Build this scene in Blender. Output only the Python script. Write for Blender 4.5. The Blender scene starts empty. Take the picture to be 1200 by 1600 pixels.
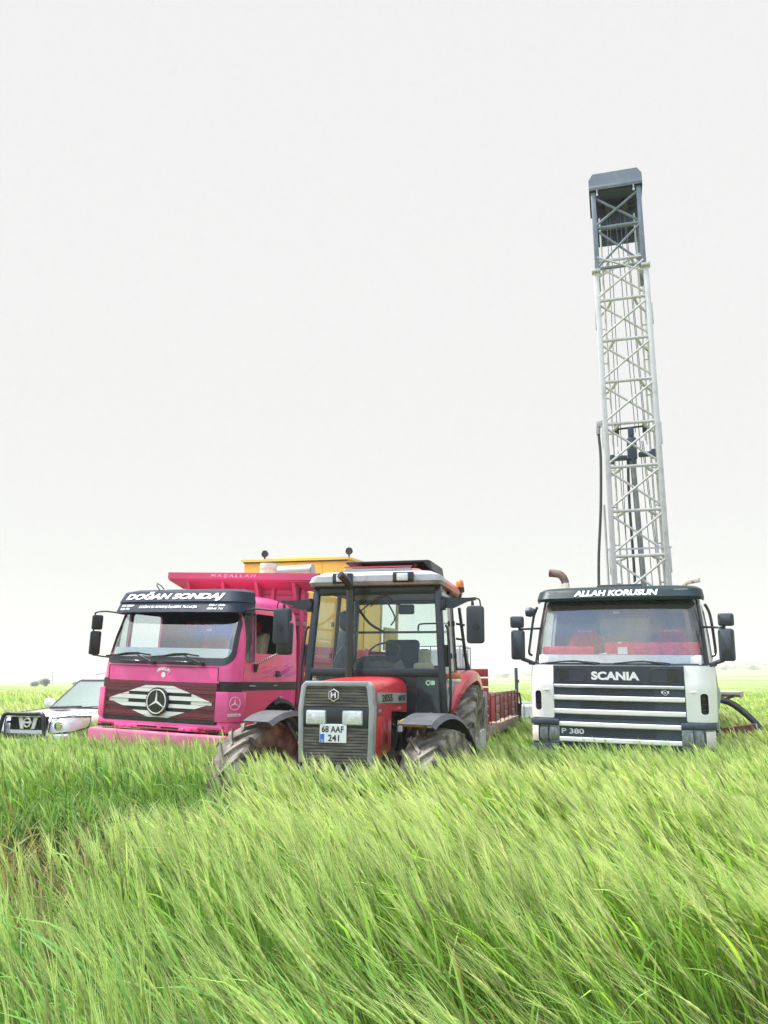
import bpy, bmesh, math, random
import numpy as np
from mathutils import Vector, Matrix, Euler
R = math.radians
rnd = random.Random(7)
SC = bpy.context.scene

# ---------------------------------------------------------------- camera, world, sun, exposure
cam_d = bpy.data.cameras.new("camera"); cam = bpy.data.objects.new("camera", cam_d)
SC.collection.objects.link(cam); SC.camera = cam
cam.location = (0, 0, 1.65)
PITCH = math.atan(262/1250)
cam.rotation_euler = (R(90)+PITCH, 0, 0)
cam_d.sensor_fit = 'VERTICAL'; cam_d.sensor_height = 36; cam_d.lens = 1250/1600*36
cam_d.clip_start = .05; cam_d.clip_end = 20000

SUN_ELEV, SUN_AZ = R(60), R(285)      # azimuth clockwise from +Y
w = bpy.data.worlds.new("World"); SC.world = w; w.use_nodes = True
nt = w.node_tree; N = nt.nodes; L = nt.links; N.clear()
out = N.new('ShaderNodeOutputWorld'); bg = N.new('ShaderNodeBackground'); L.new(bg.outputs[0], out.inputs[0])
sky = N.new('ShaderNodeTexSky'); sky.sky_type = 'NISHITA'; sky.sun_disc = False
sky.sun_elevation = SUN_ELEV; sky.sun_rotation = SUN_AZ
tc = N.new('ShaderNodeTexCoord')
ns = N.new('ShaderNodeTexNoise'); ns.inputs['Scale'].default_value = 2.1; ns.inputs['Detail'].default_value = 9; ns.inputs['Roughness'].default_value = .55
L.new(tc.outputs['Generated'], ns.inputs['Vector'])
sx = N.new('ShaderNodeSeparateXYZ'); L.new(tc.outputs['Generated'], sx.inputs[0])
# cloud deck is closed ahead (+Y); gaps of blue open up overhead and to the south (-Y)
mr = N.new('ShaderNodeMapRange'); mr.inputs[1].default_value = -.25; mr.inputs[2].default_value = .25
mr.inputs[3].default_value = 0.0; mr.inputs[4].default_value = .6; L.new(sx.outputs['Y'], mr.inputs[0])
ad = N.new('ShaderNodeMath'); ad.operation = 'ADD'; L.new(ns.outputs['Fac'], ad.inputs[0]); L.new(mr.outputs[0], ad.inputs[1])
cr = N.new('ShaderNodeMapRange'); cr.inputs[1].default_value = .43; cr.inputs[2].default_value = .58; L.new(ad.outputs[0], cr.inputs[0])
mx = N.new('ShaderNodeMix'); mx.data_type = 'RGBA'
L.new(cr.outputs[0], mx.inputs[0]); L.new(sky.outputs[0], mx.inputs[6]); mx.inputs[7].default_value = (3.42, 3.41, 3.43, 1)
# sky overhead, out of view, brightened to add light on upward surfaces
dt = N.new('ShaderNodeVectorMath'); dt.operation = 'DOT_PRODUCT'; L.new(tc.outputs['Generated'], dt.inputs[0])
dt.inputs[1].default_value = (-.12, -.33, .936)
gw = N.new('ShaderNodeMapRange'); gw.interpolation_type = 'SMOOTHSTEP'; gw.inputs[1].default_value = .5; gw.inputs[2].default_value = .95; gw.inputs[3].default_value = 1; gw.inputs[4].default_value = 3.4; L.new(dt.outputs['Value'], gw.inputs[0])
ml = N.new('ShaderNodeMath'); ml.operation = 'MULTIPLY'; ml.inputs[1].default_value = .1; L.new(gw.outputs[0], ml.inputs[0])
L.new(mx.outputs[2], bg.inputs[0]); L.new(ml.outputs[0], bg.inputs[1])

sun_d = bpy.data.lights.new("sun", 'SUN'); sun_d.energy = 3.0; sun_d.angle = R(12); sun_d.color = (1, .98, .95)
sun = bpy.data.objects.new("sun", sun_d); SC.collection.objects.link(sun)
sd = Vector((math.sin(SUN_AZ)*math.cos(SUN_ELEV), math.cos(SUN_AZ)*math.cos(SUN_ELEV), math.sin(SUN_ELEV)))
sun.rotation_euler = sd.to_track_quat('Z', 'Y').to_euler()
SC.view_settings.view_transform = 'Standard'; SC.view_settings.look = 'None'
SC.view_settings.exposure = 1.35; SC.view_settings.gamma = 1
SC.cycles.use_denoising = True; SC.cycles.denoiser = 'OPENIMAGEDENOISE'; SC.cycles.denoising_prefilter = 'FAST'; SC.cycles.denoising_input_passes = 'RGB_ALBEDO_NORMAL'
SC.cycles.transparent_max_bounces = 24; SC.cycles.max_bounces = 8; SC.cycles.volume_bounces = 4

# ---------------------------------------------------------------- materials
def nodemat(name):
    m = bpy.data.materials.new(name); m.use_nodes = True
    nt = m.node_tree; nt.nodes.clear()
    o = nt.nodes.new('ShaderNodeOutputMaterial'); p = nt.nodes.new('ShaderNodeBsdfPrincipled')
    nt.links.new(p.outputs[0], o.inputs[0])
    return m, nt, p, o
def c4(c): return (c[0], c[1], c[2], 1)
def mat(name, col, rough=.5, metal=0, coat=0, col2=None, scale=6, lo=.45, hi=.65, bump=0, bscale=60, stretch=(1,1,1), spec=.5, detail=6, col3=None, s3=1.5, l3=.55, h3=.7):
    m, nt, p, o = nodemat(name)
    N, L = nt.nodes, nt.links
    p.inputs['Roughness'].default_value = rough; p.inputs['Metallic'].default_value = metal
    p.inputs['Coat Weight'].default_value = coat; p.inputs['Coat Roughness'].default_value = .08
    p.inputs['Specular IOR Level'].default_value = spec
    p.inputs['Base Color'].default_value = c4(col)
    t = N.new('ShaderNodeTexCoord'); mp = N.new('ShaderNodeMapping'); mp.inputs['Scale'].default_value = stretch
    L.new(t.outputs['Object'], mp.inputs[0])
    last = None
    if col2:
        n = N.new('ShaderNodeTexNoise'); n.inputs['Scale'].default_value = scale; n.inputs['Detail'].default_value = detail; n.inputs['Roughness'].default_value = .65
        L.new(mp.outputs[0], n.inputs['Vector'])
        r = N.new('ShaderNodeMapRange'); r.inputs[1].default_value = lo; r.inputs[2].default_value = hi; L.new(n.outputs['Fac'], r.inputs[0])
        mx = N.new('ShaderNodeMix'); mx.data_type = 'RGBA'; L.new(r.outputs[0], mx.inputs[0])
        mx.inputs[6].default_value = c4(col); mx.inputs[7].default_value = c4(col2)
        last = mx.outputs[2]
        rr = N.new('ShaderNodeMapRange'); rr.inputs[3].default_value = rough; rr.inputs[4].default_value = min(1, rough+.2); L.new(r.outputs[0], rr.inputs[0])
        L.new(rr.outputs[0], p.inputs['Roughness'])
    if col3:
        n = N.new('ShaderNodeTexNoise'); n.inputs['Scale'].default_value = s3; n.inputs['Detail'].default_value = 8; n.inputs['Roughness'].default_value = .7
        L.new(mp.outputs[0], n.inputs['Vector'])
        r = N.new('ShaderNodeMapRange'); r.inputs[1].default_value = l3; r.inputs[2].default_value = h3; L.new(n.outputs['Fac'], r.inputs[0])
        mx = N.new('ShaderNodeMix'); mx.data_type = 'RGBA'; L.new(r.outputs[0], mx.inputs[0])
        if last: L.new(last, mx.inputs[6])
        else: mx.inputs[6].default_value = c4(col)
        mx.inputs[7].default_value = c4(col3); last = mx.outputs[2]
    if last: L.new(last, p.inputs['Base Color'])
    if bump:
        n = N.new('ShaderNodeTexNoise'); n.inputs['Scale'].default_value = bscale; n.inputs['Detail'].default_value = 6
        L.new(mp.outputs[0], n.inputs['Vector'])
        b = N.new('ShaderNodeBump'); b.inputs['Strength'].default_value = bump; b.inputs['Distance'].default_value = .02
        L.new(n.outputs['Fac'], b.inputs['Height']); L.new(b.outputs[0], p.inputs['Normal'])
    return m
def glassmat(name, tint=(.9,.95,.93), rough=0.0, body=0, bodycol=(.5,.5,.5), refl=1.0):
    m = bpy.data.materials.new(name); m.use_nodes = True; nt = m.node_tree; N, L = nt.nodes, nt.links; N.clear()
    o = N.new('ShaderNodeOutputMaterial'); tr = N.new('ShaderNodeBsdfTransparent'); gl = N.new('ShaderNodeBsdfGlossy')
    tr.inputs[0].default_value = c4(tint); gl.inputs['Roughness'].default_value = rough
    fr = N.new('ShaderNodeFresnel'); fr.inputs[0].default_value = 1.5
    ge = N.new('ShaderNodeNewGeometry'); mu = N.new('ShaderNodeMath'); mu.operation = 'MULTIPLY'
    iv = N.new('ShaderNodeMath'); iv.operation = 'SUBTRACT'; iv.inputs[0].default_value = 1; L.new(ge.outputs['Backfacing'], iv.inputs[1])
    L.new(fr.outputs[0], mu.inputs[0]); L.new(iv.outputs[0], mu.inputs[1])
    m2 = N.new('ShaderNodeMath'); m2.operation = 'MULTIPLY'; m2.use_clamp = True; m2.inputs[1].default_value = refl; L.new(mu.outputs[0], m2.inputs[0])
    mx = N.new('ShaderNodeMixShader'); L.new(m2.outputs[0], mx.inputs[0]); L.new(gl.outputs[0], mx.inputs[2])
    if body:
        df = N.new('ShaderNodeBsdfDiffuse'); df.inputs[0].default_value = c4(bodycol)
        mb = N.new('ShaderNodeMixShader'); mb.inputs[0].default_value = body; L.new(tr.outputs[0], mb.inputs[1]); L.new(df.outputs[0], mb.inputs[2])
        L.new(mb.outputs[0], mx.inputs[1])
    else: L.new(tr.outputs[0], mx.inputs[1])
    L.new(mx.outputs[0], o.inputs[0]); return m

DUST = (.30,.25,.19)
M = {}
M['pink'] = mat('pink paint', (.82,.070,.275), .32, 0, .5, (.76,.13,.32), 2.2, .45,.7, .04, 25, col3=(.72,.22,.34), s3=5, l3=.62, h3=.8)
M['door_pink'] = mat('red pink door paint', (.78,.055,.145), .33, 0, .5, (.74,.10,.25), 2.0, .4,.7, .04, 25)
M['pale_pink'] = mat('faded pink paint', (.64,.15,.27), .45, 0, .1, (.58,.24,.30), 5, .45,.7, .05, 30, col3=(.30,.17,.14), s3=14, l3=.64, h3=.72)
M['bed_pink'] = mat('weathered pink boards', (.52,.055,.155), .55, 0, 0, (.43,.085,.14), 5, .4,.7, .1, 30, (1,1,3), col3=(.34,.17,.13), s3=11, l3=.62, h3=.74)
M['maroon'] = mat('maroon slats', (.16,.018,.042), .4, 0, .2, (.12,.02,.03), 7, bump=.05)
M['navy'] = mat('dark visor plastic', (.016,.026,.046), .38, 0, 0, (.035,.045,.065), 3, .5,.8, spec=.25)
M['green_visor'] = mat('dark green visor', (.009,.026,.030), .38, 0, 0, (.016,.038,.04), 4, .5,.8, spec=.3)
M['black'] = mat('black plastic', (.016,.018,.022), .45, 0, 0, (.035,.035,.037), 5, .5,.8, .06, 80)
M['gloss_black'] = mat('gloss black', (.010,.011,.014), .18, 0, .3)
M['charcoal'] = mat('charcoal plastic', (.034,.042,.056), .45, 0, 0, (.055,.06,.07), 5, .5,.8, .05, 80)
M['slate'] = mat('slate blue plastic', (.045,.062,.085), .5, 0, 0, (.075,.085,.10), 4, .5,.8, .05, 60)
M['cabin'] = mat('dark cabin lining', (.035,.045,.055), .85, 0, 0, (.055,.062,.07), 4)
M['cabin_grey'] = mat('grey cabin lining', (.26,.28,.27), .85, 0, 0, (.20,.22,.22), 4)
M['white'] = mat('white paint', (.83,.82,.78), .3, 0, .4, (.78,.75,.68), 3, .5,.8, .03, 20, col3=(.60,.54,.45), s3=7, l3=.68, h3=.85)
M['lettering'] = mat('white lettering', (.85,.85,.83), .5)
M['diamond'] = mat('ivory paint', (.78,.77,.72), .4, 0, .2, (.68,.65,.58), 6, .5,.8)
M['silver'] = mat('silver paint', (.52,.54,.56), .3, .35, .4, (.46,.48,.50), 4)
M['car_white'] = mat('pearl white paint', (.72,.74,.78), .22, .15, .8, (.68,.70,.74), 3)
M['steel'] = mat('grey steel', (.36,.37,.38), .4, .6, 0, (.22,.22,.22), 8, .5,.75, .05)
M['chrome'] = mat('chrome', (.75,.76,.77), .12, 1)
M['rust'] = mat('rusty steel', (.10,.062,.048), .75, .2, 0, (.20,.155,.125), 9, .42,.62, .2, 40)
M['stack'] = mat('flaking stack paint', (.62,.56,.48), .6, 0, 0, (.23,.12,.075), 16, .5,.6, .1, 50)
M['mast_white'] = mat('mast off white paint', (.52,.52,.51), .45, .1, 0, (.42,.41,.39), 3, .45,.7, .05, 40, col3=(.36,.30,.20), s3=6, l3=.64, h3=.76)
M['mast_grey'] = mat('mast blue grey paint', (.16,.19,.24), .5, .1, 0, (.22,.25,.30), 3, .45,.7, .05)
M['dark_steel'] = mat('dark oily steel', (.045,.045,.048), .45, .4, 0, (.10,.085,.07), 9, .5,.7, .1)
M['cable'] = mat('steel cable', (.16,.16,.165), .5, .5)
M['rubber'] = mat('hose rubber', (.035,.038,.042), .6, 0, 0, (.07,.07,.07), 8, .5,.8)
M['tyre'] = mat('muddy tyre rubber', (.070,.062,.052), .9, 0, 0, (.25,.22,.18), 5, .36,.62, .35, 22, col3=(.36,.325,.275), s3=2.4, l3=.5, h3=.66)
M['road_tyre'] = mat('road tyre rubber', (.03,.03,.03), .85, 0, 0, (.10,.09,.075), 6, .5,.75, .1)
M['rim'] = mat('dusty pale rim', (.55,.53,.48), .6, .1, 0, (.38,.33,.26), 5, .45,.65)
M['red'] = mat('tractor red paint', (.62,.025,.038), .3, 0, .5, (.58,.05,.06), 3, .5,.75, .02, 20, col3=(.45,.14,.11), s3=5, l3=.66, h3=.82)
M['roof_red'] = mat('faded red roof', (.66,.10,.12), .4, 0, .2, (.62,.2,.2), 3)
M['frame_grey'] = mat('light grey plastic', (.36,.37,.38), .4, 0, .1, (.22,.225,.23), 6, .5,.75, .03)
M['grille'] = mat('dusty grille slats', (.07,.068,.062), .85, 0, 0, (.19,.165,.125), 4, .40,.66, .25, 60, (1,1,6))
M['tractor_black'] = mat('tractor black paint', (.014,.020,.027), .3, 0, .2, (.03,.036,.042), 4, .5,.8)
M['fender'] = mat('grey fender plastic', (.065,.07,.08), .45, 0, 0, (.115,.115,.115), 5, .5,.75, .06)
M['lens'] = mat('lamp lens', (.80,.82,.82), .15, .2, .6, (.60,.62,.63), 30, .4,.65, .2, 45)
M['dim_lens'] = mat('dusty lamp lens', (.30,.32,.33), .2, .3, .5, (.14,.15,.16), 24, .4,.65, .5, 45)
M['headglass'] = mat('ribbed lamp glass', (.30,.33,.34), .12, .2, .7, (.14,.16,.17), 9, .4,.62, .3, 70, (6,1,1))
M['amber'] = mat('amber lens', (.80,.25,.012), .2, 0, .6, (.62,.17,.01), 40, .4,.6, .3, 60)
M['amber_yellow'] = mat('yellow lens', (.85,.52,.02), .25, 0, .5)
M['plate'] = mat('plate white', (.82,.83,.84), .4, 0, .2)
M['ink'] = mat('black ink', (.012,.012,.012), .5)
M['blue'] = mat('plate blue', (.01,.16,.62), .4)
M['yellow'] = mat('compressor yellow', (.82,.50,.085), .38, 0, .3, (.78,.46,.09), 3, .45,.7, .03, 20)
M['tan'] = mat('lining tan', (.62,.46,.20), .7, 0, 0, (.54,.38,.16), 5)
M['seat_red'] = mat('red cloth', (.74,.045,.07), .85, 0, 0, (.50,.03,.05), 9, bump=.1)
M['cloth_pale'] = mat('beige cloth', (.52,.44,.33), .9, 0, 0, (.42,.34,.25), 12, bump=.2)
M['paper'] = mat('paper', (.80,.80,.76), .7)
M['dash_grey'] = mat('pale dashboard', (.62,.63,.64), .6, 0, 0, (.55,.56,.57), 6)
M['wood'] = mat('weathered wood', (.26,.19,.14), .85, 0, 0, (.38,.32,.27), 4, .4,.65, .3, 30, (1,8,1))
M['wood_red'] = mat('red painted boards', (.40,.030,.045), .7, 0, 0, (.34,.06,.06), 5, .4,.6, .15, 30, (1,1,4), col3=(.30,.22,.17), s3=7, l3=.6, h3=.7)
M['wood_bare'] = mat('worn red grey boards', (.30,.215,.185), .85, 0, 0, (.27,.10,.09), 4, .5,.7, .3, 25, (1,1,4))
M['checker'] = mat('chequer plate', (.40,.41,.43), .4, .5, 0, (.12,.12,.13), 60, .45,.55, .4, 60)
M['plank_grey'] = mat('grey platform', (.42,.375,.32), .8, 0, 0, (.33,.29,.25), 6, bump=.15)
M['tank'] = mat('milky tank plastic', (.74,.77,.76), .5, 0, 0, (.66,.70,.69), 3)
M['galv'] = mat('galvanised cage', (.42,.44,.46), .4, .5)
M['orange_white'] = mat('pale canister', (.66,.62,.55), .4, 0, .2, (.72,.70,.66), 8)
M['dark_red'] = mat('dark red steel', (.10,.008,.014), .5, 0, 0, (.06,.01,.013), 8)
M['glass'] = glassmat('clear glass', (.88,.93,.92))
M['tractor_glass'] = glassmat('green tinted glass', (.93,.975,.955), body=.015, bodycol=(.5,.62,.58))
M['truck_glass'] = glassmat('windscreen glass', (.86,.92,.92), refl=5)
M['dusty_glass'] = glassmat('dusty windscreen', (.93,.95,.95), body=.09, bodycol=(.36,.39,.40), refl=2.4)
M['rear_reflection'] = glassmat('rear glass with painted reflection', (.8,.85,.82), body=.75, bodycol=(.40,.44,.41))  # pale body colour stands in for a reflection hiding the view behind
M['car_glass'] = glassmat('car windscreen', (.6,.78,.74), body=.25, bodycol=(.5,.62,.6), refl=4)
M['skin_red'] = mat('red headrest cloth', (.30,.03,.04), .9)

# ---------------------------------------------------------------- builders
def link(o):
    SC.collection.objects.link(o); return o
def root(name, label, cat, X, Y, phi=0, roll=0, z=0, group=None, pitch=0):
    o = link(bpy.data.objects.new(name, None)); o.empty_display_size = .2
    o.location = (X, Y, z); o.rotation_euler = (R(pitch), R(roll), -R(phi))
    o['label'] = label; o['category'] = cat
    if group: o['group'] = group
    return o
def rpoly(pts, r, n=5):
    """round the corners of a 2-D polygon; r a number or one per corner"""
    out = []; k = len(pts)
    for i in range(k):
        p0, p, p1 = Vector(pts[i-1]), Vector(pts[i]), Vector(pts[(i+1) % k])
        rr = r[i] if isinstance(r, (list, tuple)) else r
        if rr <= 0: out.append(tuple(p)); continue
        a = (p0-p).normalized(); b = (p1-p).normalized()
        ang = a.angle(b); d = min(rr/math.tan(ang/2), .48*(p0-p).length, .48*(p1-p).length)
        s, e = p+a*d, p+b*d
        for j in range(n+1):
            t = j/n; out.append(tuple(s*(1-t)**2+p*2*t*(1-t)+e*t*t))
    return out
class B:
    def __init__(s): s.bm = bmesh.new(); s.mi = 0
    def _add(s, bm2, mtx=None):
        if mtx is not None: bmesh.ops.transform(bm2, matrix=mtx, verts=bm2.verts)
        for f in bm2.faces: f.material_index = s.mi
        me = bpy.data.meshes.new('t'); bm2.to_mesh(me); bm2.free(); s.bm.from_mesh(me); bpy.data.meshes.remove(me); return s
    def box(s, c, size, bev=0, rot=(0,0,0), seg=2):
        b = bmesh.new(); bmesh.ops.create_cube(b, size=1)
        bmesh.ops.scale(b, vec=size, verts=b.verts)
        if bev: bmesh.ops.bevel(b, geom=b.edges[:], offset=bev, segments=seg, affect='EDGES', profile=.5)
        return s._add(b, Matrix.Translation(c) @ Euler(rot).to_matrix().to_4x4())
    def cyl(s, p0, p1, r0, r1=None, seg=16, cap=True):
        r1 = r0 if r1 is None else r1
        p0, p1 = Vector(p0), Vector(p1); d = p1-p0
        b = bmesh.new(); bmesh.ops.create_cone(b, cap_ends=cap, cap_tris=False, segments=seg, radius1=r0, radius2=r1, depth=d.length)
        return s._add(b, Matrix.Translation((p0+p1)/2) @ d.to_track_quat('Z', 'Y').to_matrix().to_4x4())
    def bar(s, p0, p1, w, d, bev=0, up=(0,0,1)):
        """rectangular bar p0->p1, w across, d along 'up'"""
        p0, p1 = Vector(p0), Vector(p1); z = (p1-p0); ln = z.length; z.normalize()
        x = Vector(up).cross(z)
        if x.length < 1e-4: x = Vector((1,0,0))
        x.normalize(); y = z.cross(x)
        b = bmesh.new(); bmesh.ops.create_cube(b, size=1); bmesh.ops.scale(b, vec=(w, d, ln), verts=b.verts)
        if bev: bmesh.ops.bevel(b, geom=b.edges[:], offset=bev, segments=2, affect='EDGES', profile=.5)
        m = Matrix((x, y, z)).transposed().to_4x4(); m.translation = (p0+p1)/2
        return s._add(b, m)
    def tube(s, pts, r, seg=8, sub=0):
        P = [Vector(p) for p in pts]
        if sub:
            Q = []
            for i in range(len(P)-1):
                a, b_, c, d = P[max(i-1,0)], P[i], P[i+1], P[min(i+2,len(P)-1)]
                for j in range(sub):
                    t = j/sub
                    Q.append(.5*((2*b_)+(c-a)*t+(2*a-5*b_+4*c-d)*t*t+(-a+3*b_-3*c+d)*t**3))
            Q.append(P[-1]); P = Q
        b = bmesh.new(); rings = []; u = None
        for i, p in enumerate(P):
            t = (P[min(i+1,len(P)-1)]-P[max(i-1,0)]).normalized()
            if u is None: u = t.orthogonal().normalized()
            u = (u - t*u.dot(t)).normalized(); v = t.cross(u)
            rr = r[i*(len(r)-1)//max(len(P)-1,1)] if isinstance(r, (list, tuple)) else r
            rings.append([b.verts.new(p+(u*math.cos(2*math.pi*k/seg)+v*math.sin(2*math.pi*k/seg))*rr) for k in range(seg)])
        for i in range(len(rings)-1):
            for k in range(seg): b.faces.new((rings[i][k], rings[i][(k+1)%seg], rings[i+1][(k+1)%seg], rings[i+1][k]))
        b.faces.new(rings[0][::-1]); b.faces.new(rings[-1])
        return s._add(b)
    def prism(s, poly, plane, a, b_, bev=0):
        """polygon in plane 'xz' (extruded along y), 'yz' (along x) or 'xy' (along z) from a to b_"""
        f = {'xz': lambda p, t: (p[0], t, p[1]), 'yz': lambda p, t: (t, p[0], p[1]), 'xy': lambda p, t: (p[0], p[1], t)}[plane]
        b = bmesh.new(); v0 = [b.verts.new(f(p, a)) for p in poly]; v1 = [b.verts.new(f(p, b_)) for p in poly]; n = len(poly)
        b.faces.new(v0); b.faces.new(v1[::-1])
        for i in range(n): b.faces.new((v0[i], v1[i], v1[(i+1)%n], v0[(i+1)%n]))
        bmesh.ops.recalc_face_normals(b, faces=b.faces)
        if bev:
            es = [e for e in b.edges if e.calc_face_angle(0) > .5]
            bmesh.ops.bevel(b, geom=es, offset=bev, segments=2, affect='EDGES', profile=.5)
        return s._add(b)
    def lathe(s, prof, axis='x', o=(0,0,0), seg=32, arc=None):
        """profile of (radius, along-axis)"""
        b = bmesh.new(); rings = []
        full = arc is None; a0, a1 = (0, 2*math.pi) if full else arc
        n = seg if full else seg+1
        for k in range(n):
            t = a0+(a1-a0)*k/seg; c, d = math.cos(t), math.sin(t)
            row = []
            for r, h in prof:
                p = {'x': (h, r*c, r*d), 'y': (r*c, h, r*d), 'z': (r*c, r*d, h)}[axis]
                row.append(b.verts.new((p[0]+o[0], p[1]+o[1], p[2]+o[2])))
            rings.append(row)
        for k in range(n if full else n-1):
            A, C = rings[k], rings[(k+1)%n]
            for i in range(len(prof)-1): b.faces.new((A[i], A[i+1], C[i+1], C[i]))
        bmesh.ops.remove_doubles(b, verts=b.verts, dist=1e-5)
        bmesh.ops.recalc_face_normals(b, faces=b.faces)
        return s._add(b)
    def loft(s, loops, cap0=True, cap1=True, closed=True):
        b = bmesh.new(); rows = [[b.verts.new(p) for p in lp] for lp in loops]; n = len(rows[0])
        for i in range(len(rows)-1):
            for k in range(n if closed else n-1): b.faces.new((rows[i][k], rows[i][(k+1)%n], rows[i+1][(k+1)%n], rows[i+1][k]))
        if cap0: b.faces.new(rows[0][::-1])
        if cap1: b.faces.new(rows[-1])
        if closed: bmesh.ops.recalc_face_normals(b, faces=b.faces)
        return s._add(b)
    def quad(s, *p):
        b = bmesh.new(); b.faces.new([b.verts.new(q) for q in p]); return s._add(b)
    def done(s, name, m, parent=None, ang=32, loc=None, rot=None, label=None):
        me = bpy.data.meshes.new(name); s.bm.to_mesh(me); s.bm.free()
        return fin(name, me, m, parent, ang, loc, rot, label)
def fin(name, me, m, parent=None, ang=32, loc=None, rot=None, label=None):
    o = link(bpy.data.objects.new(name, me))
    for q in (m if isinstance(m, (list, tuple)) else [m]):
        me.materials.append(M[q] if isinstance(q, str) else q)
    me.polygons.foreach_set('use_smooth', [True]*len(me.polygons)); me.set_sharp_from_angle(angle=R(ang))
    if parent: o.parent = parent
    if loc: o.location = loc
    if rot: o.rotation_euler = rot
    if label: o['label'] = label
    return o
def part(name, parent):
    o = link(bpy.data.objects.new(name, None)); o.parent = parent; o.empty_display_size = .1; return o
def rrect(wd, yf, yb, rf, rb, bow=0, nx=14, nc=7, ns=6):
    """rounded rectangle seen from above; front at yf bowed by 'bow' towards the sides"""
    P = []
    ff = lambda x: yf+bow*(abs(x)/max(wd,1e-3))**2
    rf = min(rf, wd*.9); rb = min(rb, wd*.9)
    x1 = wd-rf
    for i in range(nx+1):
        x = -x1+2*x1*i/nx; P.append((x, ff(x)))
    yq = ff(wd)
    for i in range(1, nc+1):
        a = math.pi/2*i/nc
        t = i/nc; P.append((x1+rf*math.sin(a), ff(x1)+(yq+rf-ff(x1))*(1-math.cos(a))))
    for i in range(1, ns+1): P.append((wd, yq+rf+(yb-rb-yq-rf)*i/ns))
    for i in range(1, nc+1):
        a = math.pi/2*i/nc; P.append((wd-rb+rb*math.cos(a), yb-rb+rb*math.sin(a)))
    for i in range(1, nx): P.append((wd-rb-2*(wd-rb)*i/nx, yb))
    for i in range(nc+1):
        a = math.pi/2*i/nc; P.append((-wd+rb-rb*math.sin(a), yb-rb+rb*math.cos(a)))
    for i in range(1, ns+1): P.append((-wd, yb-rb-(yb-rb-yq-rf)*i/ns))
    for i in range(1, nc):
        a = math.pi/2*i/nc; P.append((-wd+rf-rf*math.cos(a), yq+rf-(yq+rf-ff(x1))*math.sin(a)))
    return P
def interp(rows, z):
    zs = [r[0] for r in rows]
    return [float(np.interp(z, zs, [r[i] for r in rows])) for i in range(len(rows[0]))]
class Shell:
    """body surface given by rows (z, w, yf, yb, rf, rb, bow)"""
    def __init__(s, rows, cap_top=True, dz=.06): s.rows = rows; s.cap = cap_top; s.dz = dz
    def loops(s, z0=None, z1=None):
        zs = [r[0] for r in s.rows]; z0 = zs[0] if z0 is None else z0; z1 = zs[-1] if z1 is None else z1
        lv = sorted(set([z0, z1]+[z for z in zs if z0 < z < z1]))
        full = []
        for a, b in zip(lv, lv[1:]):
            k = max(1, int((b-a)/s.dz)); full += [a+(b-a)*i/k for i in range(k)]
        full.append(lv[-1])
        out = []
        for z in full:
            _, wd, yf, yb, rf, rb, bow = interp(s.rows, z)
            out.append([(x, y, z) for x, y in rrect(wd, yf, yb, rf, rb, bow)])
        return out
    def skin(s, name, mats, parent, outset=0, thick=.03, keep=(), cut=(), z0=None, z1=None, cap=None, ang=32, label=None):
        b = B(); b.loft(s.loops(z0, z1), cap0=False, cap1=s.cap if cap is None else cap)
        bm = b.bm; bm.normal_update()
        # make normals point outward
        c = Vector((0, sum(v.co.y for v in bm.verts)/len(bm.verts), 0)); f = max(bm.faces, key=lambda f: f.calc_center_median().x)
        if f.normal.x < 0: bmesh.ops.reverse_faces(bm, faces=bm.faces)
        bm.normal_update()
        if outset:
            for v in bm.verts: v.co += v.normal*outset
        me = bpy.data.meshes.new(name); bm.to_mesh(me); bm.free()
        o = link(bpy.data.objects.new(name, me))
        ml = mats if isinstance(mats, (list, tuple)) else [mats]
        for q in ml: me.materials.append(M[q])
        md = o.modifiers.new('s', 'SOLIDIFY'); md.thickness = thick; md.offset = -1; md.use_even_offset = False
        if len(ml) > 1: md.material_offset = 1
        tmp = []
        for op, lst in (('INTERSECT', keep), ('DIFFERENCE', cut)):
            for cb in lst:
                cm = bpy.data.meshes.new('c'); cb.to_mesh(cm); co = link(bpy.data.objects.new('c', cm)); tmp.append(co)
                for q in ml: cm.materials.append(M[q])
                bo = o.modifiers.new('b', 'BOOLEAN'); bo.operation = op; bo.solver = 'EXACT'; bo.object = co
                try: bo.material_mode = 'INDEX'
                except Exception: pass
        dg = bpy.context.evaluated_depsgraph_get(); dg.update()
        nm = bpy.data.meshes.new_from_object(o.evaluated_get(dg))
        o.modifiers.clear(); o.data = nm; nm.name = name; bpy.data.meshes.remove(me)
        for co in tmp:
            cm = co.data; bpy.data.objects.remove(co); bpy.data.meshes.remove(cm)
        nm.polygons.foreach_set('use_smooth', [True]*len(nm.polygons)); nm.set_sharp_from_angle(angle=R(ang))
        o.parent = parent
        if label: o['label'] = label
        return o
def cutter(poly, plane, a, b_):
    c = B(); c.prism(poly, plane, a, b_); return c.bm
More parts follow.
